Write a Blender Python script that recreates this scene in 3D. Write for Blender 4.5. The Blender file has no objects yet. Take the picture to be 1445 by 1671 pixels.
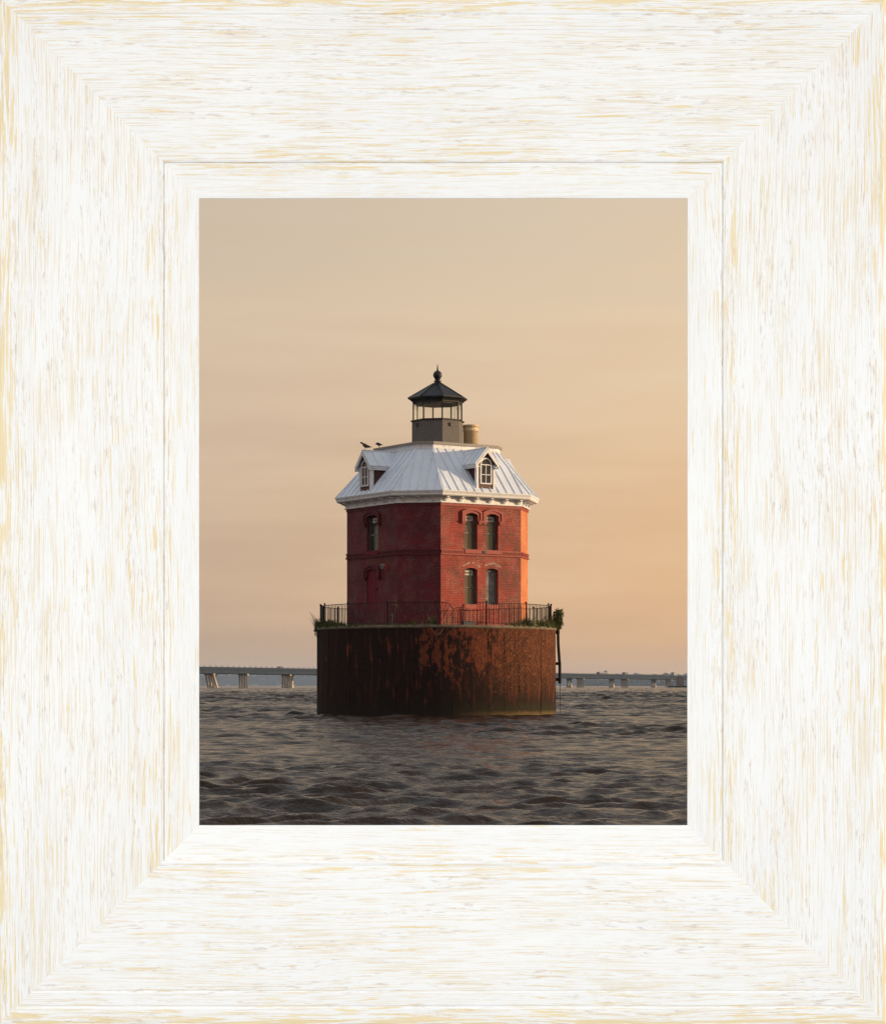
import bpy, math, random
import numpy as np
from mathutils import Vector, Matrix
from mathutils import noise as mnoise

random.seed(7)
R = math.radians
PI = math.pi
scene = bpy.context.scene
COL = scene.collection

# ------------------------------------------------------------------ camera
EYE = 1.33                      # eye height above the water
FPX = 3630.0                    # focal length in photo pixels
CX, HY = 722.5, 1119.0          # principal column, horizon row (photo pixels)
cam = bpy.data.cameras.new("camera")
cam.sensor_fit = 'HORIZONTAL'
cam.sensor_width = 36.0
cam.lens = FPX / 1445.0 * 36.0
cam.shift_y = (HY - 835.5) / 1445.0
cam.clip_start = 0.1
cam.clip_end = 20000
camo = bpy.data.objects.new("camera", cam)
camo.location = (0, 0, EYE)
camo.rotation_euler = (R(90), 0, 0)
COL.objects.link(camo)
scene.camera = camo

# ------------------------------------------------------------------ colour management
scene.view_settings.view_transform = 'Standard'
scene.view_settings.look = 'None'
scene.view_settings.exposure = 0.0
scene.view_settings.gamma = 1.0
scene.cycles.use_denoising = True
scene.cycles.max_bounces = 8
scene.cycles.transparent_max_bounces = 24
scene.cycles.volume_bounces = 1

# ------------------------------------------------------------------ sun and sky
SUN_AZ = 91.0                  # degrees to the right of the direction lighthouse -> camera
SUN_EL = 6.0
sd = Vector((math.sin(R(SUN_AZ)) * math.cos(R(SUN_EL)), -math.cos(R(SUN_AZ)) * math.cos(R(SUN_EL)), math.sin(R(SUN_EL))))
sun = bpy.data.lights.new("sun", 'SUN')
sun.energy = 5.0
sun.angle = R(0.6)
sun.color = (1.0, 0.70, 0.40)
suno = bpy.data.objects.new("sun", sun)
suno.rotation_euler = sd.to_track_quat('Z', 'Y').to_euler()
suno.location = (60, 60, 60)
COL.objects.link(suno)

world = bpy.data.worlds.new("World")
scene.world = world
world.use_nodes = True


class G:
    """tiny node-graph helper: sockets are passed as values"""
    def __init__(self, tree):
        self.t = tree
        tree.nodes.clear()

    def __call__(self, kind, out=0, ins=None, **props):
        n = self.t.nodes.new(kind)
        for k, v in props.items():
            setattr(n, k, v)
        for k, v in (ins or {}).items():
            s = n.inputs[k]
            if isinstance(v, bpy.types.NodeSocket):
                self.t.links.new(v, s)
            else:
                s.default_value = v
        return n.outputs[out]

    def math(self, op, a, b=0.0, clamp=False):
        return self('ShaderNodeMath', 0, {0: a, 1: b}, operation=op, use_clamp=clamp)

    def rng(self, v, a, b, c=0.0, d=1.0, smooth=False):
        return self('ShaderNodeMapRange', 0, {0: v, 1: a, 2: b, 3: c, 4: d}, clamp=True,
                    interpolation_type='SMOOTHSTEP' if smooth else 'LINEAR')

    def mix(self, f, a, b, blend='MIX'):
        def c4(x):
            return x if isinstance(x, bpy.types.NodeSocket) or len(x) == 4 else (*x, 1)
        return self('ShaderNodeMix', 2, {0: f, 6: c4(a), 7: c4(b)}, data_type='RGBA', blend_type=blend)

    def noise(self, vec, scale=1.0, detail=2.0, rough=0.5, dist=0.0):
        return self('ShaderNodeTexNoise', 0, {'Vector': vec, 'Scale': scale, 'Detail': detail, 'Roughness': rough, 'Distortion': dist})

    def scale(self, vec, s, loc=(0, 0, 0)):
        return self('ShaderNodeMapping', 0, {'Vector': vec, 'Scale': s, 'Location': loc})

    def sep(self, vec):
        n = self.t.nodes.new('ShaderNodeSeparateXYZ')
        self.t.links.new(vec, n.inputs[0])
        return n.outputs[0], n.outputs[1], n.outputs[2]

    def comb(self, x, y, z=0.0):
        return self('ShaderNodeCombineXYZ', 0, {0: x, 1: y, 2: z})

    def ramp(self, f, stops):
        n = self.t.nodes.new('ShaderNodeValToRGB')
        el = n.color_ramp.elements
        while len(el) < len(stops):
            el.new(0.5)
        for e, (p, c) in zip(el, stops):
            e.position = p
            e.color = (*c, 1)
        self.t.links.new(f, n.inputs[0])
        return n.outputs[0]


g = G(world.node_tree)
gen = g('ShaderNodeTexCoord', 0)
dx, dy, dz = g.sep(gen)
nish = g('ShaderNodeTexSky', 0, sky_type='NISHITA', sun_disc=False, sun_elevation=R(SUN_EL),
         sun_rotation=math.atan2(sd.x, sd.y), altitude=0.0, air_density=1.2, dust_density=3.5, ozone_density=1.0)
streak = g.noise(g.scale(gen, (1.6, 1.6, 14.0)), 2.2, 4, 0.55)
el_ = g.math('ADD', g.math('MAXIMUM', dz, 0.0), g.rng(streak, 0.3, 0.7, -0.034, 0.034))
# hazy sky by elevation (sine): side away from the sun, side towards it
S0 = [(0.0, (.56, .39, .265)), (.05, (.60, .43, .295)), (.115, (.69, .52, .372)), (.16, (.72, .56, .405)), (.215, (.645, .52, .39)), (.45, (.52, .53, .55)), (1.0, (.47, .53, .63))]
S1 = [(0.0, (.80, .47, .245)), (.05, (.84, .52, .275)), (.115, (.85, .60, .375)), (.16, (.83, .635, .425)), (.215, (.765, .605, .435)), (.45, (.58, .57, .57)), (1.0, (.49, .54, .63))]
side = g.rng(g.math('ADD', dx, g.rng(streak, 0.3, 0.7, -0.05, 0.05)), -0.16, 0.16, 0, 1, True)
hz = g.mix(side, g.ramp(el_, S0), g.ramp(el_, S1))
hz10 = g.mix(1.0, hz, (10, 10, 10), 'MULTIPLY')
skyc = g.mix(0.06, hz10, nish)
bg = g('ShaderNodeBackground', 0, {'Color': skyc, 'Strength': 0.1})
g('ShaderNodeOutputWorld', 0, {'Surface': bg}) if False else None
wo = world.node_tree.nodes.new('ShaderNodeOutputWorld')
world.node_tree.links.new(bg, wo.inputs['Surface'])

# two soft studio lamps that light the white picture frame from the front
for sx in (-1, 1):
    l = bpy.data.lights.new("frame_softbox", 'AREA')
    l.shape = 'SQUARE'
    l.size = 2.2
    l.energy = 505
    l.color = (0.90, 0.965, 1.0)
    lo = bpy.data.objects.new("frame_softbox", l)
    lo.location = (sx * 4.6, -1.4, 1.95)
    lo.rotation_euler = (Vector((sx * 4.6, -1.4, 1.95)) - Vector((0, 8, 1.95))).to_track_quat('Z', 'Y').to_euler()
    COL.objects.link(lo)


# ------------------------------------------------------------------ helpers
def P(px, py, D):
    """photo pixel at distance D -> world point (used to measure the place)"""
    return Vector(((px - CX) * D / FPX, D, EYE - (py - HY) * D / FPX))


class MB:
    def __init__(self):
        self.v, self.f, self.uv = [], [], {}

    def poly(self, pts, uvs=None):
        i = len(self.v)
        self.v += [tuple(p) for p in pts]
        self.f.append(tuple(range(i, i + len(pts))))
        if uvs:
            self.uv[len(self.f) - 1] = uvs

    def raw(self, v, f):
        i = len(self.v)
        self.v += [tuple(p) for p in v]
        self.f += [tuple(i + k for k in q) for q in f]

    def box(self, x0, x1, y0, y1, z0, z1, M=None):
        v = [Vector((x, y, z)) for z in (z0, z1) for y in (y0, y1) for x in (x0, x1)]
        if M is not None:
            v = [M @ p for p in v]
        self.raw(v, [(0, 2, 3, 1), (4, 5, 7, 6), (0, 1, 5, 4), (2, 6, 7, 3), (0, 4, 6, 2), (1, 3, 7, 5)])

    def bar(self, a, b, w, d=None, up=Vector((0, 0, 1))):
        a, b = Vector(a), Vector(b)
        d = d or w
        t = (b - a).normalized()
        if abs(t.dot(up)) > .95:
            up = Vector((0, 1, 0))
        s = t.cross(up).normalized()
        u = s.cross(t)
        v = []
        for p in (a, b):
            for (i, j) in ((-1, -1), (1, -1), (1, 1), (-1, 1)):
                v.append(p + s * (i * w / 2) + u * (j * d / 2))
        self.raw(v, [(0, 1, 2, 3), (7, 6, 5, 4), (0, 4, 5, 1), (1, 5, 6, 2), (2, 6, 7, 3), (3, 7, 4, 0)])

    def tube(self, pts, rad, n=6):
        pts = [Vector(p) for p in pts]
        rads = rad if isinstance(rad, (list, tuple)) else [rad] * len(pts)
        rings = []
        for i, p in enumerate(pts):
            t = (pts[min(i + 1, len(pts) - 1)] - pts[max(i - 1, 0)]).normalized()
            up = Vector((0, 0, 1)) if abs(t.z) < .9 else Vector((1, 0, 0))
            s = t.cross(up).normalized()
            u = s.cross(t)
            rings.append([p + (s * math.cos(2 * PI * k / n) + u * math.sin(2 * PI * k / n)) * rads[i] for k in range(n)])
        v = [q for r in rings for q in r]
        f = []
        for i in range(len(pts) - 1):
            for k in range(n):
                f.append((i * n + k, i * n + (k + 1) % n, (i + 1) * n + (k + 1) % n, (i + 1) * n + k))
        f.append(tuple(range(n))[::-1])
        f.append(tuple((len(pts) - 1) * n + k for k in range(n)))
        self.raw(v, f)

    def lathe(self, prof, n=24, c=(0, 0), rot=0.0):
        v, f = [], []
        for (r, z) in prof:
            for k in range(n):
                a = 2 * PI * k / n + rot
                v.append((c[0] + r * math.cos(a), c[1] + r * math.sin(a), z))
        for i in range(len(prof) - 1):
            for k in range(n):
                f.append((i * n + k, i * n + (k + 1) % n, (i + 1) * n + (k + 1) % n, (i + 1) * n + k))
        f.append(tuple(range(n))[::-1])
        f.append(tuple((len(prof) - 1) * n + k for k in range(n)))
        self.raw(v, f)

    def prism(self, outline, z0, z1):
        n = len(outline)
        v = [(x, y, z0) for x, y in outline] + [(x, y, z1) for x, y in outline]
        f = [(k, (k + 1) % n, n + (k + 1) % n, n + k) for k in range(n)]
        f += [tuple(range(n))[::-1], tuple(range(n, 2 * n))]
        self.raw(v, f)

    def loft(self, loops, cap=True):
        n = len(loops[0])
        v = [p for l in loops for p in l]
        f = []
        for i in range(len(loops) - 1):
            for k in range(n):
                f.append((i * n + k, i * n + (k + 1) % n, (i + 1) * n + (k + 1) % n, (i + 1) * n + k))
        if cap:
            f += [tuple(range(n))[::-1], tuple((len(loops) - 1) * n + k for k in range(n))]
        self.raw(v, f)

    def mesh(self, name, mat, smooth=False):
        m = bpy.data.meshes.new(name)
        m.from_pydata(self.v, [], self.f)
        if self.uv:
            ul = m.uv_layers.new(name="UVMap")
            for p in m.polygons:
                q = self.uv.get(p.index)
                for k, li in enumerate(p.loop_indices):
                    if q:
                        ul.data[li].uv = q[k]
                    else:
                        co = m.vertices[m.loops[li].vertex_index].co
                        ul.data[li].uv = (co.x + co.y, co.z)
        if mat:
            m.materials.append(mat)
        if smooth:
            for p in m.polygons:
                p.use_smooth = True
        m.update()
        return m


def link(name, mesh, parent=None, M=None):
    o = bpy.data.objects.new(name, mesh)
    COL.objects.link(o)
    if parent is not None:
        o.parent = parent
    if M is not None:
        o.matrix_local = M
    return o


def obj(name, mb, mat, parent=None, smooth=False, M=None):
    return link(name, mb.mesh(name, mat, smooth), parent, M)


def tag(o, label=None, cat=None, group=None, kind=None):
    for k, v in (('label', label), ('category', cat), ('group', group), ('kind', kind)):
        if v:
            o[k] = v
    return o


def empty(name, loc=(0, 0, 0), rz=0.0):
    o = bpy.data.objects.new(name, None)
    o.empty_display_size = .3
    o.location = loc
    o.rotation_euler = (0, 0, rz)
    COL.objects.link(o)
    return o


def copy_tree(o, parent=None):
    c = o.copy()
    COL.objects.link(c)
    if parent is not None:
        c.parent = parent
    for ch in list(o.children):
        copy_tree(ch, c)
    return c


def new_mat(name):
    m = bpy.data.materials.new(name)
    m.use_nodes = True
    return m, G(m.node_tree)


def finish(m, gg, color, rough=0.6, bump=None, bstr=0.3, bdist=0.02, metal=0.0, spec=0.5, extra=None):
    ins = {'Base Color': color if isinstance(color, bpy.types.NodeSocket) else (*color, 1), 'Roughness': rough,
           'Metallic': metal, 'Specular IOR Level': spec}
    if bump is not None:
        ins['Normal'] = gg('ShaderNodeBump', 0, {'Height': bump, 'Strength': bstr, 'Distance': bdist})
    ins.update(extra or {})
    b = gg('ShaderNodeBsdfPrincipled', 0, ins)
    o = m.node_tree.nodes.new('ShaderNodeOutputMaterial')
    m.node_tree.links.new(b, o.inputs['Surface'])
    return m


def simple(name, c1, c2=None, scale=6.0, rough=0.6, detail=4, bstr=0.15, metal=0.0, spec=0.5, lo=.35, hi=.65):
    m, gg = new_mat(name)
    pos = gg('ShaderNodeNewGeometry', 0)
    n = gg.noise(pos, scale, detail, .6)
    c2 = c2 or tuple(x * .7 for x in c1)
    col = gg.mix(gg.rng(n, lo, hi), c1, c2)
    return finish(m, gg, col, rough, n, bstr, .01, metal, spec)


# ------------------------------------------------------------------ materials
def mat_water():
    m, gg = new_mat("sea_water")
    geo = m.node_tree.nodes.new('ShaderNodeNewGeometry')
    pos, nrm = geo.outputs['Position'], geo.outputs['Normal']
    w1 = gg.noise(gg.scale(pos, (1.2, 1.5, 1)), 3.4, 4, .62, .3)
    w2 = gg.noise(pos, 13.0, 3, .6, .2)
    h = gg.math('ADD', w1, gg.math('MULTIPLY', w2, .20))
    bmp = gg('ShaderNodeBump', 0, {'Height': h, 'Strength': 1.0, 'Distance': .05, 'Normal': nrm})
    # far out the single ripples are too small for the mesh: tilt the facets instead
    _, py, _ = gg.sep(pos)
    amp = gg.rng(py, 60, 400, .12, 1.3)
    c = gg('ShaderNodeTexNoise', 1, {'Vector': gg.scale(pos, (.9, .55, 1)), 'Scale': 1.5, 'Detail': 4, 'Roughness': .7})
    v = gg('ShaderNodeVectorMath', 0, {0: c, 1: (.5, .5, .5)}, operation='SUBTRACT')
    v = gg('ShaderNodeVectorMath', 0, {0: v, 1: (1, 1, 0)}, operation='MULTIPLY')
    vs = m.node_tree.nodes.new('ShaderNodeVectorMath')
    vs.operation = 'SCALE'
    m.node_tree.links.new(v, vs.inputs[0])
    m.node_tree.links.new(gg.math('MULTIPLY', amp, 2.2), vs.inputs['Scale'])
    n2 = gg('ShaderNodeVectorMath', 0, {0: bmp, 1: vs.outputs[0]}, operation='ADD')
    n2 = gg('ShaderNodeVectorMath', 0, {0: n2}, operation='NORMALIZE')
    b = gg('ShaderNodeBsdfPrincipled', 0, {'Base Color': (.031, .0195, .0105, 1), 'Roughness': .08, 'Specular IOR Level': .35, 'IOR': 1.33, 'Normal': n2})
    dim_mix = gg('ShaderNodeBsdfDiffuse', 0, {'Color': (.014, .0095, .006, 1), 'Normal': bmp})  # plain dark colour mixed in to dim the sky reflection on the water
    mx = gg('ShaderNodeMixShader', 0, {0: .22, 1: b, 2: dim_mix})
    o = m.node_tree.nodes.new('ShaderNodeOutputMaterial')
    m.node_tree.links.new(mx, o.inputs['Surface'])
    return m


def mat_brick(name, base, dark, wear_lo, wear_hi, bias=False, chalk=.4, chalkc=(.30, .10, .08)):
    """red painted brick: courses, paint that varies, patches worn back to brown brick, pale flecks"""
    m, gg = new_mat(name)
    uv = gg('ShaderNodeUVMap', 0)
    u, v, _ = gg.sep(uv)
    br = m.node_tree.nodes.new('ShaderNodeTexBrick')
    m.node_tree.links.new(uv, br.inputs['Vector'])
    for k, val in (('Scale', 1.0), ('Mortar Size', .009), ('Mortar Smooth', .3), ('Brick Width', .215), ('Row Height', .075), ('Bias', 0.0)):
        br.inputs[k].default_value = val
    br.inputs['Color1'].default_value = (.25, .25, .25, 1)
    br.inputs['Color2'].default_value = (1, 1, 1, 1)
    br.inputs['Mortar'].default_value = (.5, .5, .5, 1)
    tone, fac = br.outputs['Color'], br.outputs['Fac']
    big = gg.noise(uv, .9, 4, .6)
    mid = gg.noise(gg.scale(uv, (3.2, 8.5, 1)), 1.0, 4, .65)
    fine = gg.noise(gg.scale(uv, (9, 22, 1)), 1.0, 3, .6)
    col = gg.mix(gg.rng(big, .38, .64), base, dark)
    col = gg.mix(gg.math('MULTIPLY', gg.rng(fine, .35, .75), .35), col, tuple(x * .45 for x in dark))
    col = gg.mix(gg.math('MULTIPLY', tone, .0), col, dark)
    one = gg.rng(gg('ShaderNodeSeparateColor', 0, {0: tone}), .25, 1.0, .86, 1.08)
    col = gg.mix(1.0, col, gg.comb(one, one, one), 'MULTIPLY')
    # worn patches
    edge = gg.rng(u, .9, 2.1, 0, .15) if bias else 0.0
    wmask = gg.math('ADD', gg.math('MULTIPLY', big, .45), gg.math('MULTIPLY', mid, .55))
    wmask = gg.math('ADD', wmask, edge)
    wear = gg.rng(wmask, wear_lo, wear_hi)
    wear = gg.math('MULTIPLY', wear, gg.rng(fine, .40, .58))
    col = gg.mix(wear, col, gg.mix(gg.rng(fine, .5, .75), (.085, .045, .028), (.15, .085, .055)))
    # chalky faded areas
    ch = gg.noise(gg.scale(uv, (1.3, 1.0, 1), (3.1, 5.7, 0)), 1.0, 5, .68)
    chm = gg.math('MULTIPLY', gg.rng(ch, .47, .58), gg.rng(fine, .43, .58))
    col = gg.mix(gg.math('MULTIPLY', chm, chalk), col, chalkc)
    # black pits and pale flecks
    pit = gg.rng(gg.noise(gg.scale(uv, (11, 26, 1), (7, 3, 0)), 1.0, 2, .5), .615, .66)
    col = gg.mix(gg.math('MULTIPLY', pit, .8), col, (.02, .012, .01))
    fl = gg.rng(gg.noise(gg.scale(uv, (8, 13, 1), (1.7, 9.2, 0)), 1.0, 3, .6), .63, .72)
    flz = gg.rng(gg.noise(uv, .7, 2, .5), .50, .62)
    col = gg.mix(gg.math('MULTIPLY', gg.math('MULTIPLY', fl, flz), .75), col, (.48, .33, .29))
    col = gg.mix(gg.math('MULTIPLY', fac, .40), col, tuple(x * .45 for x in dark))
    h = gg.math('SUBTRACT', gg.math('ADD', gg.math('MULTIPLY', fine, .5), gg.math('MULTIPLY', tone, .35)), fac)
    h = gg.math('SUBTRACT', h, gg.math('MULTIPLY', wear, .35))
    return finish(m, gg, col, .62, h, .75, .02, 0, .3)


def mat_rust():
    """iron caisson plates: black coating, dull red undercoat, scaly orange rust, green tide band"""
    m, gg = new_mat("rusted_caisson_iron")
    pos = gg('ShaderNodeNewGeometry', 0)
    x, y, z = gg.sep(pos)
    a = gg('ShaderNodeMath', 0, {0: gg.math('SUBTRACT', x, LX), 1: gg.math('SUBTRACT', LY, y)}, operation='ARCTAN2')
    cyl = gg.comb(gg.math('MULTIPLY', a, 5.35), z, 0.0)
    patch = gg.noise(gg.scale(cyl, (1.15, .55, 1)), 1.0, 5, .62)
    drip = gg.noise(gg.scale(cyl, (5.0, .55, 1)), 1.0, 4, .62)
    flake = gg.noise(gg.scale(cyl, (5.0, 2.6, 1)), 1.0, 5, .7)
    scaly = gg.noise(gg.scale(cyl, (19, 9, 1)), 1.0, 4, .68)
    # how much red undercoat shows: little on the left, clear panels in front, scaly to the right
    zone = gg.rng(a, -.20, -.13, -.088, .010)
    red = gg.math('ADD', gg.math('ADD', gg.math('MULTIPLY', patch, .34), gg.math('MULTIPLY', drip, .26)), gg.math('MULTIPLY', flake, .40))
    lowfade = gg.rng(z, 1.0, 2.4, -.085, .012)
    red = gg.rng(gg.math('ADD', gg.math('ADD', red, zone), lowfade), .495, .53)
    black = gg.mix(gg.rng(scaly, .35, .7), (.008, .005, .0045), (.030, .013, .009))
    black = gg.mix(gg.rng(gg.math('ADD', drip, gg.math('MULTIPLY', flake, .4)), .72, .86), black, (.06, .016, .010))
    redc = gg.mix(gg.rng(scaly, .32, .66), (.10, .026, .014), (.19, .05, .025))
    redc = gg.mix(gg.rng(gg.math('ADD', gg.math('MULTIPLY', scaly, .5), gg.math('MULTIPLY', flake, .5)), .47, .40), redc, (.02, .010, .008))
    col = gg.mix(red, black, redc)
    right = gg.rng(gg.math('ADD', a, gg.rng(patch, .3, .7, -.25, .25)), .26, .70)
    sp = gg.rng(gg.math('ADD', scaly, gg.rng(z, .8, 2.2, -.095, .015)), .475, .57)
    rustc = gg.mix(gg.rng(flake, .42, .60), (.10, .032, .0135), (.205, .074, .032))
    sc = gg.mix(sp, gg.mix(gg.rng(drip, .4, .6), (.016, .009, .006), (.075, .024, .012)), rustc)
    col = gg.mix(gg.math('MULTIPLY', right, gg.rng(z, .55, 1.0, .45, 1)), col, sc)
    # orange streaks
    stk = gg.math('MULTIPLY', gg.rng(drip, .60, .68), gg.rng(patch, .45, .62))
    col = gg.mix(gg.math('MULTIPLY', stk, .5), col, (.22, .06, .025))
    # tide band
    tide = gg.math('ADD', z, gg.rng(drip, .3, .7, -.16, .16))
    wet = gg.rng(tide, 1.05, .45)
    col = gg.mix(gg.math('MULTIPLY', wet, .82), col, (.014, .010, .008))
    rt = gg.rng(a, .1, .8)
    alg = gg.math('MULTIPLY', gg.math('MULTIPLY', gg.rng(tide, .62, .42), gg.rng(flake, .3, .55)), gg.math('ADD', gg.math('MULTIPLY', rt, .8), .2))
    col = gg.mix(gg.math('MULTIPLY', alg, .7), col, (.030, .030, .012))
    slt = gg.rng(gg.math('ADD', z, gg.rng(flake, .3, .7, -.08, .08)), .26, .12)
    col = gg.mix(gg.math('MULTIPLY', gg.math('MULTIPLY', slt, rt), .7), col, (.15, .10, .045))
    h = gg.math('ADD', gg.math('MULTIPLY', scaly, .6), gg.math('MULTIPLY', flake, .6))
    return finish(m, gg, col, .8, h, .9, .03, 0, .10)


def mat_roof():
    m, gg = new_mat("white_roof_metal")
    pos = gg('ShaderNodeNewGeometry', 0)
    n = gg.noise(pos, 1.3, 4, .6)
    st = gg.noise(gg.scale(pos, (9, 9, .8)), 1.0, 3, .6)
    col = gg.mix(gg.rng(n, .35, .7), (.72, .78, .87), (.63, .69, .78))
    col = gg.mix(gg.math('MULTIPLY', gg.rng(st, .55, .75), .35), col, (.42, .43, .46))
    return finish(m, gg, col, .42, n, .12, .02, 0, .45)


def mat_trim(name, c):
    m, gg = new_mat(name)
    pos = gg('ShaderNodeNewGeometry', 0)
    n = gg.noise(pos, 5, 4, .65)
    col = gg.mix(gg.rng(n, .52, .72), c, tuple(x * .68 for x in c))
    return finish(m, gg, col, .55, n, .12, .01)


def mat_frame_wood():
    """whitewashed wood: UV u runs along the grain, v across the moulding from the outer edge (metres)"""
    m, gg = new_mat("whitewashed_wood")
    uv = gg('ShaderNodeUVMap', 0)
    u, v, _ = gg.sep(uv)
    wob = gg.noise(gg.comb(gg.math('MULTIPLY', u, .8), gg.math('MULTIPLY', v, 1.4)), 1.0, 2, .5)
    vw = gg.math('ADD', v, gg.rng(wob, .25, .75, -.016, .016))
    wob2 = gg.noise(gg.comb(gg.math('MULTIPLY', u, 7), gg.math('MULTIPLY', v, 16)), 1.0, 2, .5)
    vw = gg.math('ADD', vw, gg.rng(wob2, .2, .8, -.0011, .0011))

    def nz(su, sv, det=2, off=0.0, rough=.5):
        return gg.noise(gg.comb(gg.math('MULTIPLY', u, su), gg.math('MULTIPLY', vw, sv), off), 1.0, det, rough)
    blot = nz(1.2, 5.5, 3, 1.0)
    blot2 = nz(2.0, 8.0, 3, 5.0)
    fine = nz(3.6, 235, 4, 2.0, .66)
    fine2 = nz(7.0, 330, 3, 7.0, .64)
    goldn = nz(4.2, 95, 4, 3.0, .62)
    goldw = nz(2.2, 42, 4, 13.0, .6)
    speck = nz(16, 150, 3, 4.0, .65)
    edge = gg.rng(v, .075, .012)                               # bare outer edge
    ridge = gg.math('MULTIPLY', gg.rng(v, .515, .555), gg.rng(v, .592, .572))
    lip = gg.math('MULTIPLY', gg.rng(v, .598, .602), gg.rng(v, .665, .625))
    inner = gg.rng(v, .60, .64)
    bands = gg.math('ADD', gg.math('MULTIPLY', edge, .13), gg.math('ADD', gg.math('MULTIPLY', ridge, .055), gg.math('MULTIPLY', lip, .05)))
    white = gg.mix(gg.rng(blot, .35, .65), (.90, .888, .865), (.875, .872, .868))
    lines = gg.rng(gg.math('ADD', fine, gg.rng(blot2, .3, .7, -.045, .05)), .553, .582)
    col = gg.mix(gg.math('MULTIPLY', lines, gg.rng(inner, 0, 1, .76, .42)), white, (.79, .655, .45))
    l2 = gg.rng(gg.math('ADD', fine2, gg.rng(blot, .3, .7, -.05, .05)), .56, .61)
    col = gg.mix(gg.math('MULTIPLY', l2, .48), col, (.80, .70, .56))
    gold = gg.rng(gg.math('ADD', gg.math('ADD', goldn, bands), gg.rng(blot, .3, .7, -.05, .06)), .63, .65)
    gold = gg.math('MAXIMUM', gold, gg.rng(gg.math('ADD', goldw, gg.math('MULTIPLY', bands, 1.0)), .685, .71))
    gold = gg.math('MULTIPLY', gold, gg.rng(fine2, .30, .46, .45, 1))
    gold = gg.math('MULTIPLY', gold, gg.rng(inner, 0, 1, 1, .75))
    col = gg.mix(gg.math('MULTIPLY', gold, .86), col, gg.mix(gg.rng(fine, .4, .6), (.86, .70, .39), (.81, .62, .33)))
    br = gg.math('MULTIPLY', gg.rng(speck, .55, .63), gg.rng(nz(1.6, 26, 2, 9.0), .47, .60))
    br = gg.math('MULTIPLY', br, gg.rng(inner, 0, 1, 1, .25))
    col = gg.mix(gg.math('MULTIPLY', br, .70), col, (.62, .50, .40))
    h = gg.math('SUBTRACT', gg.math('MULTIPLY', fine, .4), gg.math('ADD', gg.math('MULTIPLY', gold, .5), gg.math('MULTIPLY', lines, .4)))
    return finish(m, gg, col, .55, h, .16, .004, 0, .25)


LX, LY = -0.30, 100.0           # axis of the caisson
M_WATER = mat_water()
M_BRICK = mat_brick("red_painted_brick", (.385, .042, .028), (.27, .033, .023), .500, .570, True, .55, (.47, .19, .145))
M_BRICK_SHADE = mat_brick("shaded_crimson_brick", (.18, .009, .021), (.11, .009, .017), .53, .66, chalk=.9, chalkc=(.165, .075, .070))  # darker copy of the red brick, shade of the sun-averted walls in its colour
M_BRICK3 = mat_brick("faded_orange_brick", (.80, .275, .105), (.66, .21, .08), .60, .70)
M_RED = simple("red_paint", (.34, .038, .027), (.22, .027, .02), 8, .6)
M_DOOR = simple("crimson_door_paint", (.165, .005, .020), (.12, .005, .016), 5, .6, spec=.2)
M_RUST = mat_rust()
M_ROOF = mat_roof()
M_WHITE = mat_trim("white_trim_paint", (.74, .77, .83))
M_LEDGE = mat_trim("weathered_ledge_metal", (.24, .215, .19))
M_MAROON = simple("maroon_siding", (.075, .016, .014), (.05, .010, .010), 9, .6)
M_BLACK = simple("black_lantern_paint", (.008, .008, .009), (.016, .015, .016), 7, .5, spec=.35)
M_GREY = simple("grey_lantern_wall", (.135, .125, .12), (.09, .084, .082), 16, .75, 5, .3)
M_IRON = simple("dark_railing_iron", (.010, .008, .008), (.018, .011, .009), 20, .7, spec=.15)
M_CHIM = simple("tan_chimney_metal", (.68, .54, .34), (.54, .42, .26), 5, .5)
M_DECK = simple("deck_concrete", (.20, .165, .12), (.12, .095, .07), 4, .85)
M_PLY = simple("weathered_plywood", (.26, .255, .25), (.10, .10, .10), 3.2, .8, 5)
M_SIGN = simple("sign_white", (.62, .62, .58), (.5, .5, .48), 12, .6)
M_INK = simple("sign_ink", (.05, .05, .05), (.08, .08, .08), 12, .7)
M_CONC = simple("bridge_concrete", (.50, .44, .37), (.36, .32, .28), .25, .85)
M_STEEL = simple("bridge_steel", (.030, .046, .078), (.022, .036, .064), .3, .85, spec=.2)
M_FEATHER = simple("dark_feathers", (.018, .014, .012), (.05, .033, .022), 30, .7)
M_BIRDLEG = simple("pale_bird_leg", (.45, .36, .27), None, 30, .6)
M_WOOD = mat_frame_wood()


def mat_leaf(name, c1, c2):
    m, gg = new_mat(name)
    pos = gg('ShaderNodeNewGeometry', 0)
    n = gg.noise(pos, 3.5, 3, .6)
    col = gg.mix(gg.rng(n, .35, .65), c1, c2)
    b = gg('ShaderNodeBsdfPrincipled', 0, {'Base Color': col, 'Roughness': .65, 'Specular IOR Level': .2})
    t = gg('ShaderNodeBsdfTranslucent', 0, {'Color': col})
    mx = gg('ShaderNodeMixShader', 0, {0: .3, 1: b, 2: t})
    o = m.node_tree.nodes.new('ShaderNodeOutputMaterial')
    m.node_tree.links.new(mx, o.inputs['Surface'])
    return m


M_LEAF = mat_leaf("weed_leaves", (.055, .075, .018), (.10, .105, .03))
M_STRAW = mat_leaf("dry_straw", (.30, .22, .12), (.22, .16, .08))
M_FAR = simple("far_tree_foliage", (.030, .040, .030), (.045, .055, .042), .05, .9)


def mat_glass(name, base, rough, spec):
    m, gg = new_mat(name)
    pos = gg('ShaderNodeNewGeometry', 0)
    n = gg.noise(pos, 1.1, 3, .55)
    col = gg.mix(gg.rng(n, .35, .65), base, tuple(x * .68 for x in base))
    return finish(m, gg, col, rough, n, .03, .02, 0, spec, {'IOR': 1.6})


M_PANE = mat_glass("old_window_panel", (.115, .10, .066), .16, .6)
M_DORMGLASS = mat_glass("dormer_glass", (.045, .045, .05), .12, .35)


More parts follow.
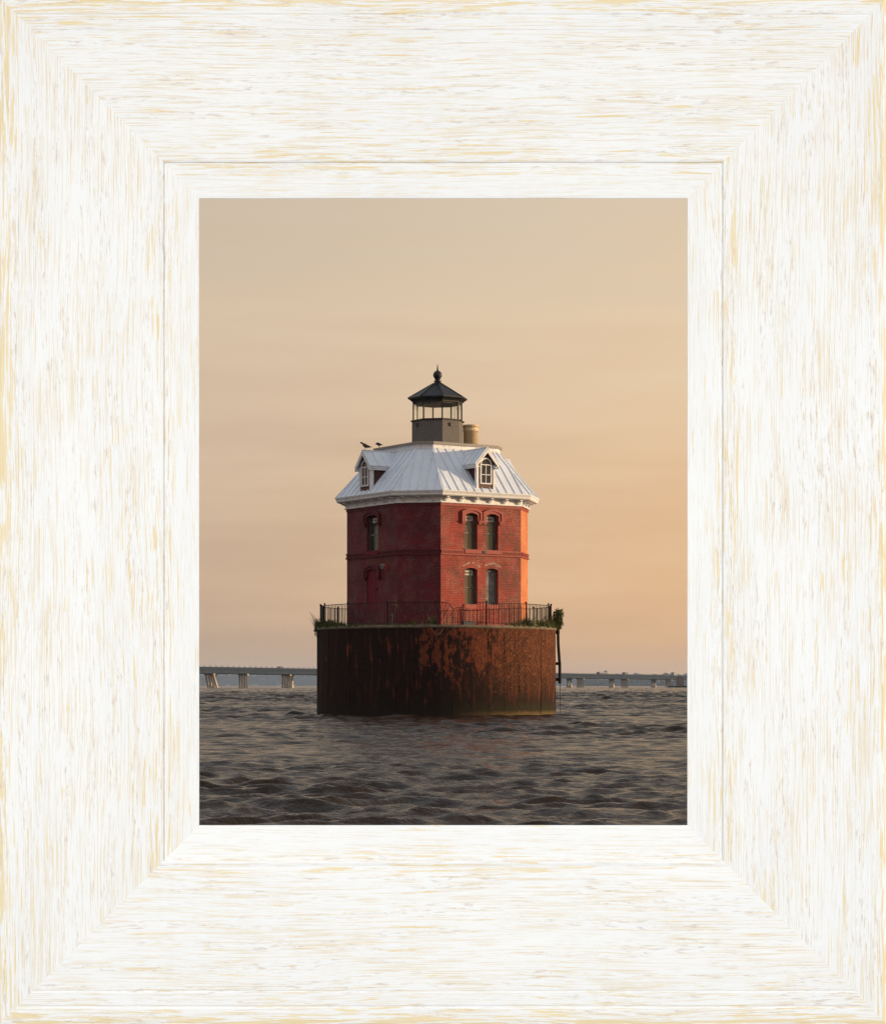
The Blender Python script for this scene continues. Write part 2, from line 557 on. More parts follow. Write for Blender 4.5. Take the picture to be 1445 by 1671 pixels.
def mat_lantern_glass():
    m, gg = new_mat("salty_lantern_glass")
    pos = gg('ShaderNodeNewGeometry', 0)
    n = gg.noise(pos, 2.5, 3, .6)
    tr = gg('ShaderNodeBsdfTransparent', 0, {'Color': (.985, .985, .97, 1)})
    tl = gg('ShaderNodeBsdfTranslucent', 0, {'Color': (.95, .93, .86, 1)})
    gl = gg('ShaderNodeBsdfGlossy', 0, {'Roughness': .004})
    a = gg('ShaderNodeMixShader', 0, {0: gg.rng(n, .3, .7, .05, .12), 1: tr, 2: tl})
    fr = gg('ShaderNodeFresnel', 0, {'IOR': 1.45})
    b = gg('ShaderNodeMixShader', 0, {0: gg.math('MULTIPLY', fr, .35), 1: a, 2: gl})
    o = m.node_tree.nodes.new('ShaderNodeOutputMaterial')
    m.node_tree.links.new(b, o.inputs['Surface'])
    return m


M_LGLASS = mat_lantern_glass()


# ------------------------------------------------------------------ water
def build_water():
    rows = [-60.0, -30.0, -10.0, 0.0, 6.0, 12.0]
    d = 17.0
    while d < 11300:
        rows.append(d)
        d += .055 * (d / 20.0) ** .68 * (1.0 if d < 420 else 2.0) if d < 1150 else (d - 1100) * .06
    rows.append(11300.0)
    rows = np.array(rows)
    nd = 430
    t = np.linspace(-.235, .235, nd)
    co = np.array([.012, .04, .1, .2, .35, .6, 1.0])
    Dw = np.maximum(rows, 17.0)
    dense = Dw[:, None] * t[None, :]
    edge = Dw[:, None] * .235
    outer = edge + (3950.0 - edge) * co[None, :]
    X = np.concatenate([-outer[:, ::-1], dense, outer], axis=1)
    Y = np.repeat(rows[:, None], X.shape[1], axis=1)
    dyr = np.gradient(rows)
    dxr = Dw * .47 / nd
    sp = np.maximum(dyr, dxr)[:, None]
    Z = np.zeros_like(X)
    HX = np.zeros_like(X)
    HYY = np.zeros_like(X)
    rng = np.random.RandomState(11)
    n = 130
    lam = np.exp(rng.uniform(math.log(.20), math.log(3.4), n))
    ang = rng.normal(-1.42, .45, n)            # travel direction, crests lie roughly across the view
    ph = rng.uniform(0, 2 * PI, n)
    slope = .046 * np.interp(lam, [.2, .5, .9, 1.6, 3.4], [1.1, 1.2, .95, .45, .27])
    nfar = 34
    n += nfar
    lam = np.concatenate([lam, np.exp(rng.uniform(math.log(3.2), math.log(8.5), nfar))])
    ang = np.concatenate([ang, rng.normal(-1.42, .4, nfar)])
    ph = np.concatenate([ph, rng.uniform(0, 2 * PI, nfar)])
    slope = np.concatenate([slope, np.full(nfar, .026)])
    sl = slice(len(co), len(co) + nd)
    for i in range(n):
        k = 2 * PI / lam[i]
        a = slope[i] / k if np.ndim(slope) else slope / k
        f = np.clip((lam[i] / (sp[:, 0] * 2.0)) - 1.0, 0, 1)[:, None]
        f[:6] = 0
        if i >= n - nfar:
            f = f * np.clip((rows - 260) / 260, 0, 1)[:, None]
        elif lam[i] > .9:      # far out the shorter waves are below the mesh, the longer ones carry their slope
            f = f * (1 + 1.7 * np.clip((rows - 60) / 190, 0, 1) + (1.2 * np.clip((rows - 300) / 300, 0, 1) if lam[i] > 2 else 0))[:, None]
        live = np.where(f[:, 0] > 0)[0]
        if len(live) == 0:
            continue
        r = slice(live.min(), live.max() + 1)
        kx, ky = math.cos(ang[i]) * k, math.sin(ang[i]) * k
        arg = kx * X[r, sl] + ky * Y[r, sl] + ph[i]
        s, c = np.sin(arg), np.cos(arg)
        Z[r, sl] += f[r] * a * c
        HX[r, sl] -= f[r] * a * (kx / k) * s * .9
        HYY[r, sl] -= f[r] * a * (ky / k) * s * .9
    # patches of livelier and calmer water
    X2 = X[:, sl]
    Y2 = Y[:, sl]
    gust = .80 + .22 * np.sin(X2 * .21 + Y2 * .083 + 1.0) + .2 * np.sin(-X2 * .12 + Y2 * .19 + 2.2)
    gust = np.clip(gust, .45, 1.3)
    fade = np.ones(nd)
    fade[:3] = fade[-3:] = [0, .4, .8]
    fade[-3:] = [.8, .4, 0]
    Z[:, sl] *= gust * fade
    X[:, sl] += HX[:, sl] * gust * fade
    Y[:, sl] += HYY[:, sl] * gust * fade
    nr, nc = X.shape
    co3 = np.stack([X, Y, Z], axis=-1).reshape(-1, 3).astype(np.float32)
    idx = np.arange(nr * nc).reshape(nr, nc)
    q = np.stack([idx[:-1, :-1], idx[:-1, 1:], idx[1:, 1:], idx[1:, :-1]], axis=-1).reshape(-1, 4).astype(np.int32)
    m = bpy.data.meshes.new("water")
    m.vertices.add(len(co3))
    m.vertices.foreach_set("co", co3.ravel())
    m.loops.add(q.size)
    m.loops.foreach_set("vertex_index", q.ravel())
    m.polygons.add(len(q))
    m.polygons.foreach_set("loop_start", np.arange(0, q.size, 4, dtype=np.int32))
    m.polygons.foreach_set("loop_total", np.full(len(q), 4, dtype=np.int32))
    m.polygons.foreach_set("use_smooth", np.ones(len(q), dtype=bool))
    m.materials.append(M_WATER)
    m.update()
    m.validate()
    o = link("water", m)
    tag(o, "choppy dark brown bay water around the round iron base", "water", kind='structure')


build_water()

# ------------------------------------------------------------------ picture frame
FD = 8.0
fs = FD / FPX


def build_frame():
    zc = EYE - (834.5 - HY) * fs
    xc = (723.0 - CX) * fs
    root = empty("picture_frame", (xc, FD, zc - 834.5 * fs))
    tag(root, "wide white whitewashed wooden picture frame with gold streaks around the lighthouse view", "picture frame")
    W, H = 723.5 * fs, 837.5 * fs      # outer half sizes
    off = Vector((0, 0, 834.5 * fs))
    # moulding profile: (v across in photo px, height towards the viewer in m)
    outer = [(0, -.16), (0, .016), (1.2, .0215), (8, .0232), (20, .0235), (27, .0230), (29.5, .0195), (31, .0195), (33, .0215), (53, .0205), (54.5, .018), (56, .018), (57.5, .0195), (110, .017), (180, .011),
             (240, .003), (258, -.001), (263, .0005), (266.4, -.002), (267.3, -.006), (267.3, -.16)]
    lip = [(264, -.050), (264, -.0135), (268.4, -.0125), (269.2, -.0092), (274, -.009), (276, -.0098), (300, -.0135), (320, -.017), (324, -.019), (324.6, -.021), (322, -.032), (296, -.12)]

    def side(k, prof, name, seed, nseg):
        # k: 0 top, 1 right, 2 bottom, 3 left
        mb = MB()
        length = (W if k in (0, 2) else H)
        rows = []
        for (v, h) in prof:
            d = v * fs
            half = length - d
            ts = [-half + 2 * half * j / nseg for j in range(nseg + 1)]
            row = []
            for t in ts:
                if k == 0:
                    p = Vector((t, -h, H - d))
                elif k == 2:
                    p = Vector((-t, -h, -(H - d)))
                elif k == 1:
                    p = Vector((W - d, -h, -t))
                else:
                    p = Vector((-(W - d), -h, t))
                row.append((p + off, (t + seed, d)))
            rows.append(row)
        for a, b in zip(rows[:-1], rows[1:]):
            for j in range(nseg):
                qs = (a[j], b[j], b[j + 1], a[j + 1])
                mb.poly([q[0] for q in qs], [q[1] for q in qs])
        # back and the two mitred ends
        for j in range(nseg):
            qs = (rows[0][j + 1], rows[-1][j + 1], rows[-1][j], rows[0][j])
            mb.poly([q[0] for q in qs], [q[1] for q in qs])
        mb.poly([r[0][0] for r in rows][::-1], [r[0][1] for r in rows][::-1])
        mb.poly([r[-1][0] for r in rows], [r[-1][1] for r in rows])
        o = obj(name, mb, M_WOOD, root)
        return o
    for k in range(4):
        side(k, outer, "frame_rail", 13.7 * k + 3.1, 1)
    for k in range(4):
        side(k, lip, "inner_moulding", 17.3 * k + 71.4, 1)


build_frame()

# ------------------------------------------------------------------ caisson
CR = 5.35
DECKZ = 3.90


def polar(phi, r, z=0.0):
    """phi degrees to the right of the side facing the camera; local to the caisson axis"""
    return Vector((r * math.sin(R(phi)), -r * math.cos(R(phi)), z))


cais = empty("caisson", (LX, LY, 0))
tag(cais, "round rust-stained iron caisson rising from the water under the red house", "caisson")
mb = MB()
mb.lathe([(CR - .05, -1.6), (CR - .05, 3.80)], 96)
obj("inner_shell", mb, M_RUST, cais, True)
NCOL = 42
random.seed(3)
zr = [(-1.5, 1.045), (1.055, 3.815)]
step = 360.0 / NCOL
for (z0, z1) in zr:
    mb = MB()
    hw = step / 2 - .075
    loops = []
    nseg = 5
    fr, bk = [], []
    for j in range(nseg + 1):
        ph = -hw + 2 * hw * j / nseg
        fr.append(ph)
    for i in range(nseg):
        a0, a1 = fr[i], fr[i + 1]
        mb.poly([polar(a0, CR, z0), polar(a1, CR, z0), polar(a1, CR, z1), polar(a0, CR, z1)])
    mb.poly([polar(a, CR, z1) for a in fr] + [polar(a, CR - .06, z1) for a in fr[::-1]])
    mb.poly([polar(a, CR - .06, z0) for a in fr] + [polar(a, CR, z0) for a in fr[::-1]])
    mb.poly([polar(-hw, CR - .06, z0), polar(-hw, CR, z0), polar(-hw, CR, z1), polar(-hw, CR - .06, z1)])
    mb.poly([polar(hw, CR, z0), polar(hw, CR - .06, z0), polar(hw, CR - .06, z1), polar(hw, CR, z1)])
    me = mb.mesh("iron_plate", M_RUST)
    for c in range(NCOL):
        k = 1 + random.uniform(-.0022, .0022)
        link("iron_plate", me, cais, Matrix.Rotation(R(step * c + 3.2), 4, 'Z') @ Matrix.Diagonal((k, k, 1, 1)))
mb = MB()
mb.lathe([(CR - .3, 3.70), (CR + .035, 3.80), (CR + .05, 3.83), (CR + .05, 3.895), (CR + .02, 3.925), (CR - .25, 3.925)], 96)
obj("rim_ledge", mb, M_DECK, cais, True)
mb = MB()
mb.lathe([(CR - .3, 3.85), (CR - .3, 3.905)], 64)
obj("deck", mb, M_DECK, cais)

# ------------------------------------------------------------------ house
HX0 = LX + .055
ROT = R(33.5)
A_W, W_W = 3.47, 2.12           # wall: half side, half length of a wide face
A_E, W_E = 3.94, 2.32           # eaves
A_T, W_T = 2.21, 1.685          # top of the slope
ZB, ZW, ZSOF = DECKZ, 9.24, 9.52
house = empty("lighthouse", (HX0, LY, 0), ROT)
tag(house, "red brick lighthouse house with white mansard roof and black lantern on top", "lighthouse")


def octo(a, w):
    return [(w, -a), (a, -w), (a, w), (w, a), (-w, a), (-a, w), (-a, -w), (-w, -a)]


def facemat(i, a):
    """wide face i (0: right-hand front, 1: far right, 2: back, 3: left front): local x along, -y outwards, plane at y = 0"""
    return Matrix.Rotation(i * PI / 2, 4, 'Z') @ Matrix.Translation((0, -a, 0))


def chamfmat(i, a, w):
    c = (a + w) / 2
    ang = i * PI / 2 + PI / 4
    return Matrix.Rotation(ang, 4, 'Z') @ Matrix.Translation((0, -c * math.sqrt(2), 0))


def arc_pts(x0, x1, zs, rise, n=8):
    """segmental arch from (x0, zs) to (x1, zs)"""
    c = (x1 - x0) / 2
    r = (c * c + rise * rise) / (2 * rise)
    xm = (x0 + x1) / 2
    zc = zs + rise - r
    a0 = math.asin(c / r)
    return [(xm + r * math.sin(-a0 + 2 * a0 * j / n), zc + r * math.cos(-a0 + 2 * a0 * j / n)) for j in range(n + 1)]


def wall_mesh(hw, openings, depth, uoff, mat):
    """wall on the y=0 plane facing -y, with arched openings (x0, x1, z0, zspring, rise)"""
    mb = MB()

    def q(pts):
        mb.poly([(x, 0, z) for x, z in pts], [(x + uoff, z) for x, z in pts])
    cols = {}
    for o in openings:
        cols.setdefault((o[0], o[1]), []).append(o)
    xs = sorted(cols)
    cur = -hw
    for (x0, x1) in xs:
        q([(cur, ZB), (x0, ZB), (x0, ZW), (cur, ZW)])
        zc = ZB
        bot = None
        lst = sorted(cols[(x0, x1)], key=lambda o: o[2])
        prev_arc = None
        for o in lst:
            _, _, z0, zs, rise = o
            if prev_arc is None:
                q([(x0, ZB), (x1, ZB), (x1, z0), (x0, z0)])
            else:
                for a, b in zip(prev_arc[:-1], prev_arc[1:]):
                    q([a, b, (b[0], z0), (a[0], z0)])
            prev_arc = arc_pts(x0, x1, zs, rise)
            # reveals
            mb.poly([(x0, 0, z0), (x0, 0, zs), (x0, depth, zs), (x0, depth, z0)], [(0 + uoff, z0), (0 + uoff, zs), (depth + uoff, zs), (depth + uoff, z0)])
            mb.poly([(x1, 0, zs), (x1, 0, z0), (x1, depth, z0), (x1, depth, zs)], [(0 + uoff, zs), (0 + uoff, z0), (depth + uoff, z0), (depth + uoff, zs)])
            mb.poly([(x0, 0, z0), (x0, depth, z0), (x1, depth, z0), (x1, 0, z0)])
            for a, b in zip(prev_arc[:-1], prev_arc[1:]):
                mb.poly([(a[0], 0, a[1]), (b[0], 0, b[1]), (b[0], depth, b[1]), (a[0], depth, a[1])])
        for a, b in zip(prev_arc[:-1], prev_arc[1:]):
            q([a, b, (b[0], ZW), (a[0], ZW)])
        cur = x1
    q([(cur, ZB), (hw, ZB), (hw, ZW), (cur, ZW)])
    return mb


RW = [(-.86, -.21), (.25, .90)]                     # window columns of the right-hand front face
LWX = (-.40, .53)                                    # opening column of the left front face (x grows towards the camera corner)
UP = (7.255, 8.75, .10)
LO = (4.87, 6.38, .08)
DR = (4.66, 6.36, .11)
ops = {0: [(*c, *z) for c in RW for z in (UP, LO)],
       3: [(*LWX, *UP), (*LWX, *DR)],
       1: [(*c, *z) for c in RW for z in (UP, LO)],
       2: [(-.45, .48, *UP), (-.45, .48, *LO)]}
for i in range(4):
    o = obj("brick_wall", wall_mesh(W_W, ops[i], .27, 0 if i in (0,) else 17.3 * i, None), M_BRICK if i in (0, 1) else M_BRICK_SHADE, house, M=facemat(i, A_W))
    mb = MB()
    cl = (A_W - W_W) / math.sqrt(2)
    mb.poly([(-cl, 0, ZB), (cl, 0, ZB), (cl, 0, ZW), (-cl, 0, ZW)], [(-cl + 40 + 9 * i, ZB), (cl + 40 + 9 * i, ZB), (cl + 40 + 9 * i, ZW), (-cl + 40 + 9 * i, ZW)])
    obj("brick_wall", mb, M_BRICK3 if i in (0, 1) else M_BRICK_SHADE, house, M=chamfmat(i, A_W, W_W))
# dark inside behind the openings
mb = MB()
mb.prism(octo(A_W - .30, W_W - .12), ZB + .01, ZW - .02)
obj("inner_core", mb, M_BLACK, house)


def hood(x0, x1, zs, rise, w=.20, d=.105, drop=.24):
    """raised brick label over an arch: arch ring, two legs, stepped stops"""
    mb = MB()
    ins = arc_pts(x0, x1, zs, rise, 10)
    out = arc_pts(x0 - w, x1 + w, zs + .15, rise + .05, 10)
    ins = [(x0, zs - drop)] + ins + [(x1, zs - drop)]
    out = [(x0 - w, zs - drop)] + out + [(x1 + w, zs - drop)]

    def ring(i0, o0, y0, y1):
        for k in range(len(i0) - 1):
            a, b, c, e = i0[k], i0[k + 1], o0[k + 1], o0[k]
            mb.poly([(a[0], y0, a[1]), (b[0], y0, b[1]), (c[0], y0, c[1]), (e[0], y0, e[1])])
            mb.poly([(e[0], y0, e[1]), (c[0], y0, c[1]), (c[0], y1, c[1]), (e[0], y1, e[1])])
            mb.poly([(b[0], y0, b[1]), (a[0], y0, a[1]), (a[0], y1, a[1]), (b[0], y1, b[1])])
        for k in (0, -1):
            a, e = i0[k], o0[k]
            mb.poly([(a[0], y0, a[1]), (e[0], y0, e[1]), (e[0], y1, e[1]), (a[0], y1, a[1])])
    ring(ins, out, -d * .6, .0)
    mid = [(i[0] * .45 + o[0] * .55, i[1] * .45 + o[1] * .55) for i, o in zip(ins, out)]
    ring(mid, out, -d, -d * .6)
    for xa, xb in ((x0 - w - .03, x0 - .0), (x1 + .0, x1 + w + .03)):
        mb.box(xa, xb, -d - .03, 0, zs - drop - .07, zs - drop)
        mb.box(xa + .03, xb - .02, -d + .02, 0, zs - drop - .14, zs - drop - .07)
    return mb


def sill(x0, x1, z):
    mb = MB()
    mb.box(x0, x1, -.075, .27, z - .17, z + .003)
    return mb


def window(face, col, zz, depth=.23, sign=True, mat=M_PANE, name="window", ply=False):
    x0, x1 = col
    z0, zs, rise = zz
    F = facemat(face, A_W)
    mb = MB()
    t = .045
    pts = [(x0, z0)] + arc_pts(x0, x1, zs, rise, 8) + [(x1, z0)]
    ins = [(x0 + t, z0 + t)] + arc_pts(x0 + t, x1 - t, zs, rise * .86, 8) + [(x1 - t, z0 + t)]
    n = len(pts)
    for k in range(n):
        a, b, c, e = pts[k], pts[(k + 1) % n], ins[(k + 1) % n], ins[k]
        mb.poly([(a[0], depth - .05, a[1]), (e[0], depth - .05, e[1]), (c[0], depth - .05, c[1]), (b[0], depth - .05, b[1])])
        mb.poly([(e[0], depth - .05, e[1]), (e[0], depth + .02, e[1]), (c[0], depth + .02, c[1]), (c[0], depth - .05, c[1])])
    w = obj("window", mb, M_INK if not ply else M_GREY, house, M=F)
    if ply:
        tag(w, "window boarded with grey weathered plywood")
    pm = MB()
    pm.poly([(x, depth, z) for x, z in ins][::-1])
    pm.poly([(x, depth + .015, z) for x, z in ins])
    pm.f = [tuple(q) for q in pm.f]
    obj("plywood_board" if ply else "pane", pm, M_PLY if ply else mat, w)
    if ply:
        pm = MB()
        pm.box(x0 + .03, x1 - .03, depth - .06, depth - .005, zs - .06, zs + .0)
        obj("batten", pm, M_GREY, w)
        return
    zm = z0 + (zs + rise - z0) * .46
    pm = MB()
    pm.box(x0 + t, x1 - t, depth - .035, depth - .004, zm - .022, zm + .022)
    obj("meeting_rail", pm, M_PLY, w)
    if sign:
        xm = (x0 + x1) / 2 - .02
        sg = MB()
        sz = zs - .13
        sg.box(xm - .235, xm + .235, depth - .03, depth - .012, sz - .10, sz + .10)
        so = obj("notice_sign", sg, M_SIGN, w)
        ik = MB()
        random.seed(int(x0 * 100) + int(z0 * 10) + face)
        x = xm - .18
        while x < xm + .17:
            ww = random.uniform(.02, .04)
            ik.box(x, x + ww, depth - .033, depth - .029, sz - random.uniform(.035, .06), sz + random.uniform(.035, .06))
            x += ww + random.uniform(.012, .022)
        ik.v = ik.v
        # printed marks of the sign belong to the sign's own window level
        obj("sign_print", ik, M_INK, w)


for c in RW:
    obj("window_hood", hood(*c, UP[1], UP[2]), M_RED, house, M=facemat(0, A_W))
    window(0, c, UP)
window(0, RW[0], LO)
window(0, RW[1], LO, ply=True)
for i in (1,):
    for c in RW:
        obj("window_hood", hood(*c, UP[1], UP[2]), M_RED, house, M=facemat(i, A_W))
        window(i, c, UP)
        window(i, c, LO, sign=False)
window(2, (-.45, .48), UP)
window(2, (-.45, .48), LO, sign=False)
obj("window_hood", hood(*LWX, UP[1], UP[2]), M_BRICK_SHADE, house, M=facemat(3, A_W))
obj("window_hood", hood(*LWX, DR[1], DR[2]), M_BRICK_SHADE, house, M=facemat(3, A_W))
window(3, LWX, UP, .20, mat=mat_glass("greenish_window_panel", (.040, .046, .036), .25, .6))
obj("window_sill", sill(-.90, 1.02, UP[0]), M_RED, house, M=facemat(0, A_W))
obj("window_sill", sill(-.90, 1.02, UP[0]), M_RED, house, M=facemat(1, A_W))
obj("window_sill", sill(LWX[0] - .06, LWX[1] + .06, UP[0]), M_DOOR, house, M=facemat(3, A_W))
obj("window_sill", sill(RW[0][0] - .03, RW[1][1] + .03, LO[0]).__class__() if False else sill(RW[0][0] + .0, RW[0][1] + .0, LO[0]), M_RED, house, M=facemat(0, A_W) @ Matrix.Translation((0, .06, 0)))
obj("window_sill", sill(RW[1][0] + .0, RW[1][1] + .0, LO[0]), M_RED, house, M=facemat(0, A_W) @ Matrix.Translation((0, .06, 0)))
# door of the left front face
mb = MB()
d0 = .035
pts = [(LWX[0], DR[0])] + arc_pts(*LWX, DR[1], DR[2], 8) + [(LWX[1], DR[0])]
mb.poly([(x, d0, z) for x, z in pts][::-1])
mb.poly([(x, d0 + .05, z) for x, z in pts])
for xa in (LWX[0] + .30, LWX[0] + .62):
    mb.box(xa, xa + .012, d0 - .006, d0 - .001, DR[0] + .02, DR[1])
door = obj("door", mb, M_DOOR, house, M=facemat(3, A_W))
mb = MB()
mb.tube([(LWX[1] - .09, d0 - .05, 5.5), (LWX[1] - .09, d0 - .05, 5.62)], .015, 6)
mb.box(LWX[1] - .11, LWX[1] - .07, d0 - .05, d0, 5.54, 5.58)
obj("door_handle", mb, M_IRON, door)
mb = MB()
mb.box(LWX[0] - .03, LWX[1] + .03, -.05, .10, DR[0] - .06, DR[0] + .002)
obj("door_step", mb, M_DOOR, house, M=facemat(3, A_W))
# belt course with a row of dentil bricks, running round all eight faces
for i in range(4):
    for F, hw in ((facemat(i, A_W), W_W), (chamfmat(i, A_W, W_W), (A_W - W_W) / math.sqrt(2))):
        k = math.tan(PI / 8)
        gaps = [] if hw < 2 else [(-.902, 1.022)] if i in (0, 1) else [(LWX[0] - .062, LWX[1] + .062)] if i == 3 else []
        segs = [(-hw - .02, hw + .02)] if not gaps else [(-hw - .02, gaps[0][0]), (gaps[0][1], hw + .02)]
        mb = MB()
        for a, b in segs:
            mb.box(a, b, -.055, .0, 7.185, 7.235)
        mb.box(-hw - .022, hw + .022, -.065, .0, 6.995, 7.055)
        x = -hw + .03
        while x < hw - .07:
            if not any(ga - .02 < x < gb for ga, gb in gaps):
                mb.box(x, x + .062, -.048, .0, 7.055, 7.185)
            x += .108
        obj("belt_course", mb, M_BRICK_SHADE if i in (2, 3) else M_RED, house, M=F)
        mb = MB()
        mb.box(-hw - .012, hw + .012, -.035, .0, 9.12, 9.238)
        obj("top_course", mb, M_BRICK_SHADE if i in (2, 3) else M_RED, house, M=F)
# small vent between the windows, wall fixture by the door
mb = MB()
mb.box(.03, .21, -.10, -.076, 7.10, 7.22)
for k in range(3):
    mb.box(.045, .195, -.108, -.10, 7.118 + .034 * k, 7.135 + .034 * k)
obj("wall_vent", mb, M_INK, house, M=facemat(0, A_W))
Fl = facemat(3, A_W)
mb = MB()
mb.box(1.12, 1.36, -.10, 0, 6.36, 6.66)
fx = obj("signal_fixture", mb, M_RED, house, M=Fl)
mb = MB()
tm = Matrix.Translation((1.17, -.10, 6.53)) @ Matrix.Rotation(R(90), 4, 'X')
s = MB()
s.lathe([(.06, 0), (.10, .02), (.125, .10), (.11, .12)], 16)
mb.raw([tm @ Vector(p) for p in s.v], s.f)
obj("ring", mb, M_PLY, fx)
s = MB()
s.lathe([(.085, .119), (.06, .132), (.01, .14)], 16)
mb = MB()
mb.raw([tm @ Vector(p) for p in s.v], s.f)
obj("lens", mb, M_INK, fx)
# remains of pale mortar over the lower windows
random.seed(21)
mb = MB()
for c in RW:
    arc = arc_pts(c[0] - .14, c[1] + .16, LO[1] + .12, .18, 26)
    for (x, z) in arc[2:-1]:
        if random.random() < (.45 if c is RW[0] else .9):
            s = random.uniform(.02, .055)
            x += random.uniform(-.02, .02)
            z += random.uniform(-.03, .03)
            n = 6
            pts = [(x + s * 1.5 * random.uniform(.6, 1.1) * math.cos(2 * PI * k / n), z + s * random.uniform(.6, 1.1) * math.sin(2 * PI * k / n)) for k in range(n)]
            mb.poly([(a, -.006, b) for a, b in pts])
o = obj("mortar_scar", mb, simple("pale_mortar", (.46, .36, .31), (.34, .20, .16), 20, .8), house, M=facemat(0, A_W))
o['kind'] = 'stuff'

# cornice: frieze, soffit, gutter fascia, brackets
mb = MB()
mb.prism(octo(A_W + .05, W_W + .02), ZW, ZSOF)
obj("frieze", mb, M_WHITE, house)
mb = MB()
mb.prism(octo(A_W + .11, W_W + .045), ZW - .002, ZW + .05)
obj("frieze_moulding", mb, M_WHITE, house)
lo_ = [Vector((x, y, ZSOF)) for x, y in octo(A_E - .07, W_E - .03)]
m1 = [Vector((x, y, ZSOF + .04)) for x, y in octo(A_E - .03, W_E - .012)]
m2 = [Vector((x, y, ZSOF + .10)) for x, y in octo(A_E - .02, W_E - .008)]
m3 = [Vector((x, y, ZSOF + .20)) for x, y in octo(A_E + .03, W_E + .012)]
hi_ = [Vector((x, y, ZSOF + .225)) for x, y in octo(A_E + .03, W_E + .012)]
mb = MB()
mb.loft([lo_, m1, m2, m3, hi_])
obj("gutter", mb, M_WHITE, house)
bm_ = MB()
prof = [(0, 0), (-.27, 0), (-.27, -.05), (-.22, -.075), (-.15, -.09), (-.10, -.13), (-.06, -.20), (0, -.22)]
for x in (-.06, .06):
    pts = [(x, y, z) for y, z in prof]
    bm_.poly(pts if x > 0 else pts[::-1])
for k in range(len(prof)):
    a, b = prof[k], prof[(k + 1) % len(prof)]
    bm_.poly([(-.06, a[0], a[1]), (.06, a[0], a[1]), (.06, b[0], b[1]), (-.06, b[0], b[1])][::-1])
brk = bm_.mesh("bracket", M_WHITE)
for i in range(4):
    for k in range(6):
        x = -1.93 + k * .772
        link("bracket", brk, house, facemat(i, A_W + .05) @ Matrix.Translation((x, 0, ZSOF - .002)))
    for k in range(3):
        x = -.66 + k * .66
        link("bracket", brk, house, chamfmat(i, A_W + .05, W_W + .02) @ Matrix.Translation((x, 0, ZSOF - .002)))

# mansard roof
ZE, ZT = ZSOF + .21, 11.72
roof = obj("roof", MB(), M_LEDGE, house)
mb = MB()
mb.loft([[Vector((x, y, ZE)) for x, y in octo(A_E - .03, W_E - .012)], [Vector((x, y, ZT - .02)) for x, y in octo(A_T - .03, W_T - .012)]])
roof.data = mb.mesh("roof", M_LEDGE)


def clip(poly, a, b, c):
    """keep a*x + b*y + c >= 0"""
    out = []
    for k in range(len(poly)):
        p, q = poly[k], poly[(k + 1) % len(poly)]
        fp, fq = a * p[0] + b * p[1] + c, a * q[0] + b * q[1] + c
        if fp >= 0:
            out.append(p)
        if fp * fq < 0:
            t = fp / (fp - fq)
            out.append((p[0] + t * (q[0] - p[0]), p[1] + t * (q[1] - p[1])))
    return out


def roof_face(Mx, a_e, w_e, a_t, w_t, n, gapx=None):
    """standing-seam pans on one slope; slope coordinates (u along the eaves, s up the slope)"""
    L = math.hypot(a_e - a_t, ZT - ZE)
    ey, ez = (a_e - a_t) / L, (ZT - ZE) / L
    nrm = Vector((0, -ez, ey))

    def S(u, s, h=0.0):
        return Vector((u, s * ey, ZE + s * ez)) + nrm * h
    wd = 2 * w_e / n
    for k in range(n):
        u0, u1 = -w_e + k * wd, -w_e + (k + 1) * wd
        pl = [(u0 + .014, 0), (u1 - .014, 0), (u1 - .014, L), (u0 + .014, L)]
        dk = (w_e - w_t) / L
        pl = clip(pl, -1, -dk, w_e)
        pl = clip(pl, 1, -dk, w_e)
        if len(pl) < 3:
            continue
        mb = MB()
        h = .012 + random.uniform(0, .005)
        mb.poly([S(u, s, h) for u, s in pl])
        for (u, s), (u2, s2) in zip(pl, pl[1:] + pl[:1]):
            mb.poly([S(u, s, 0), S(u2, s2, 0), S(u2, s2, h), S(u, s, h)])
        # seam rib on the left edge of the pan
        smax = min(L, (w_e - abs(u0)) / dk if dk > 0 else L)
        if k > 0 and smax > .15:
            r = .016
            q = [S(u0 - r, 0.0, 0), S(u0 + r, 0.0, 0), S(u0 + r, smax, 0), S(u0 - r, smax, 0), S(u0 - r, 0.0, .052), S(u0 + r, 0.0, .052), S(u0 + r, smax, .052), S(u0 - r, smax, .052)]
            mb.raw(q, [(4, 5, 6, 7), (0, 1, 5, 4), (1, 2, 6, 5), (2, 3, 7, 6), (3, 0, 4, 7)])
        obj("roof_panel", mb, M_ROOF, roof, M=Mx)


random.seed(5)
ce, ct = (A_E - W_E) / math.sqrt(2), (A_T - W_T) / math.sqrt(2)
for i in range(4):
    roof_face(facemat(i, A_E), A_E, W_E, A_T, W_T, 11)
    de, dt = (A_E + W_E) / math.sqrt(2), (A_T + W_T) / math.sqrt(2)
    roof_face(Matrix.Rotation(i * PI / 2 + PI / 4, 4, 'Z') @ Matrix.Translation((0, -de, 0)), de, ce, dt, ct, 6)
for p, q in zip(octo(A_E, W_E), octo(A_T, W_T)):
    mb = MB()
    a, b = Vector((*p, ZE + .02)), Vector((*q, ZT + .02))
    mb.bar(a, b, .11, .05)
    obj("hip_cap", mb, M_ROOF, roof)
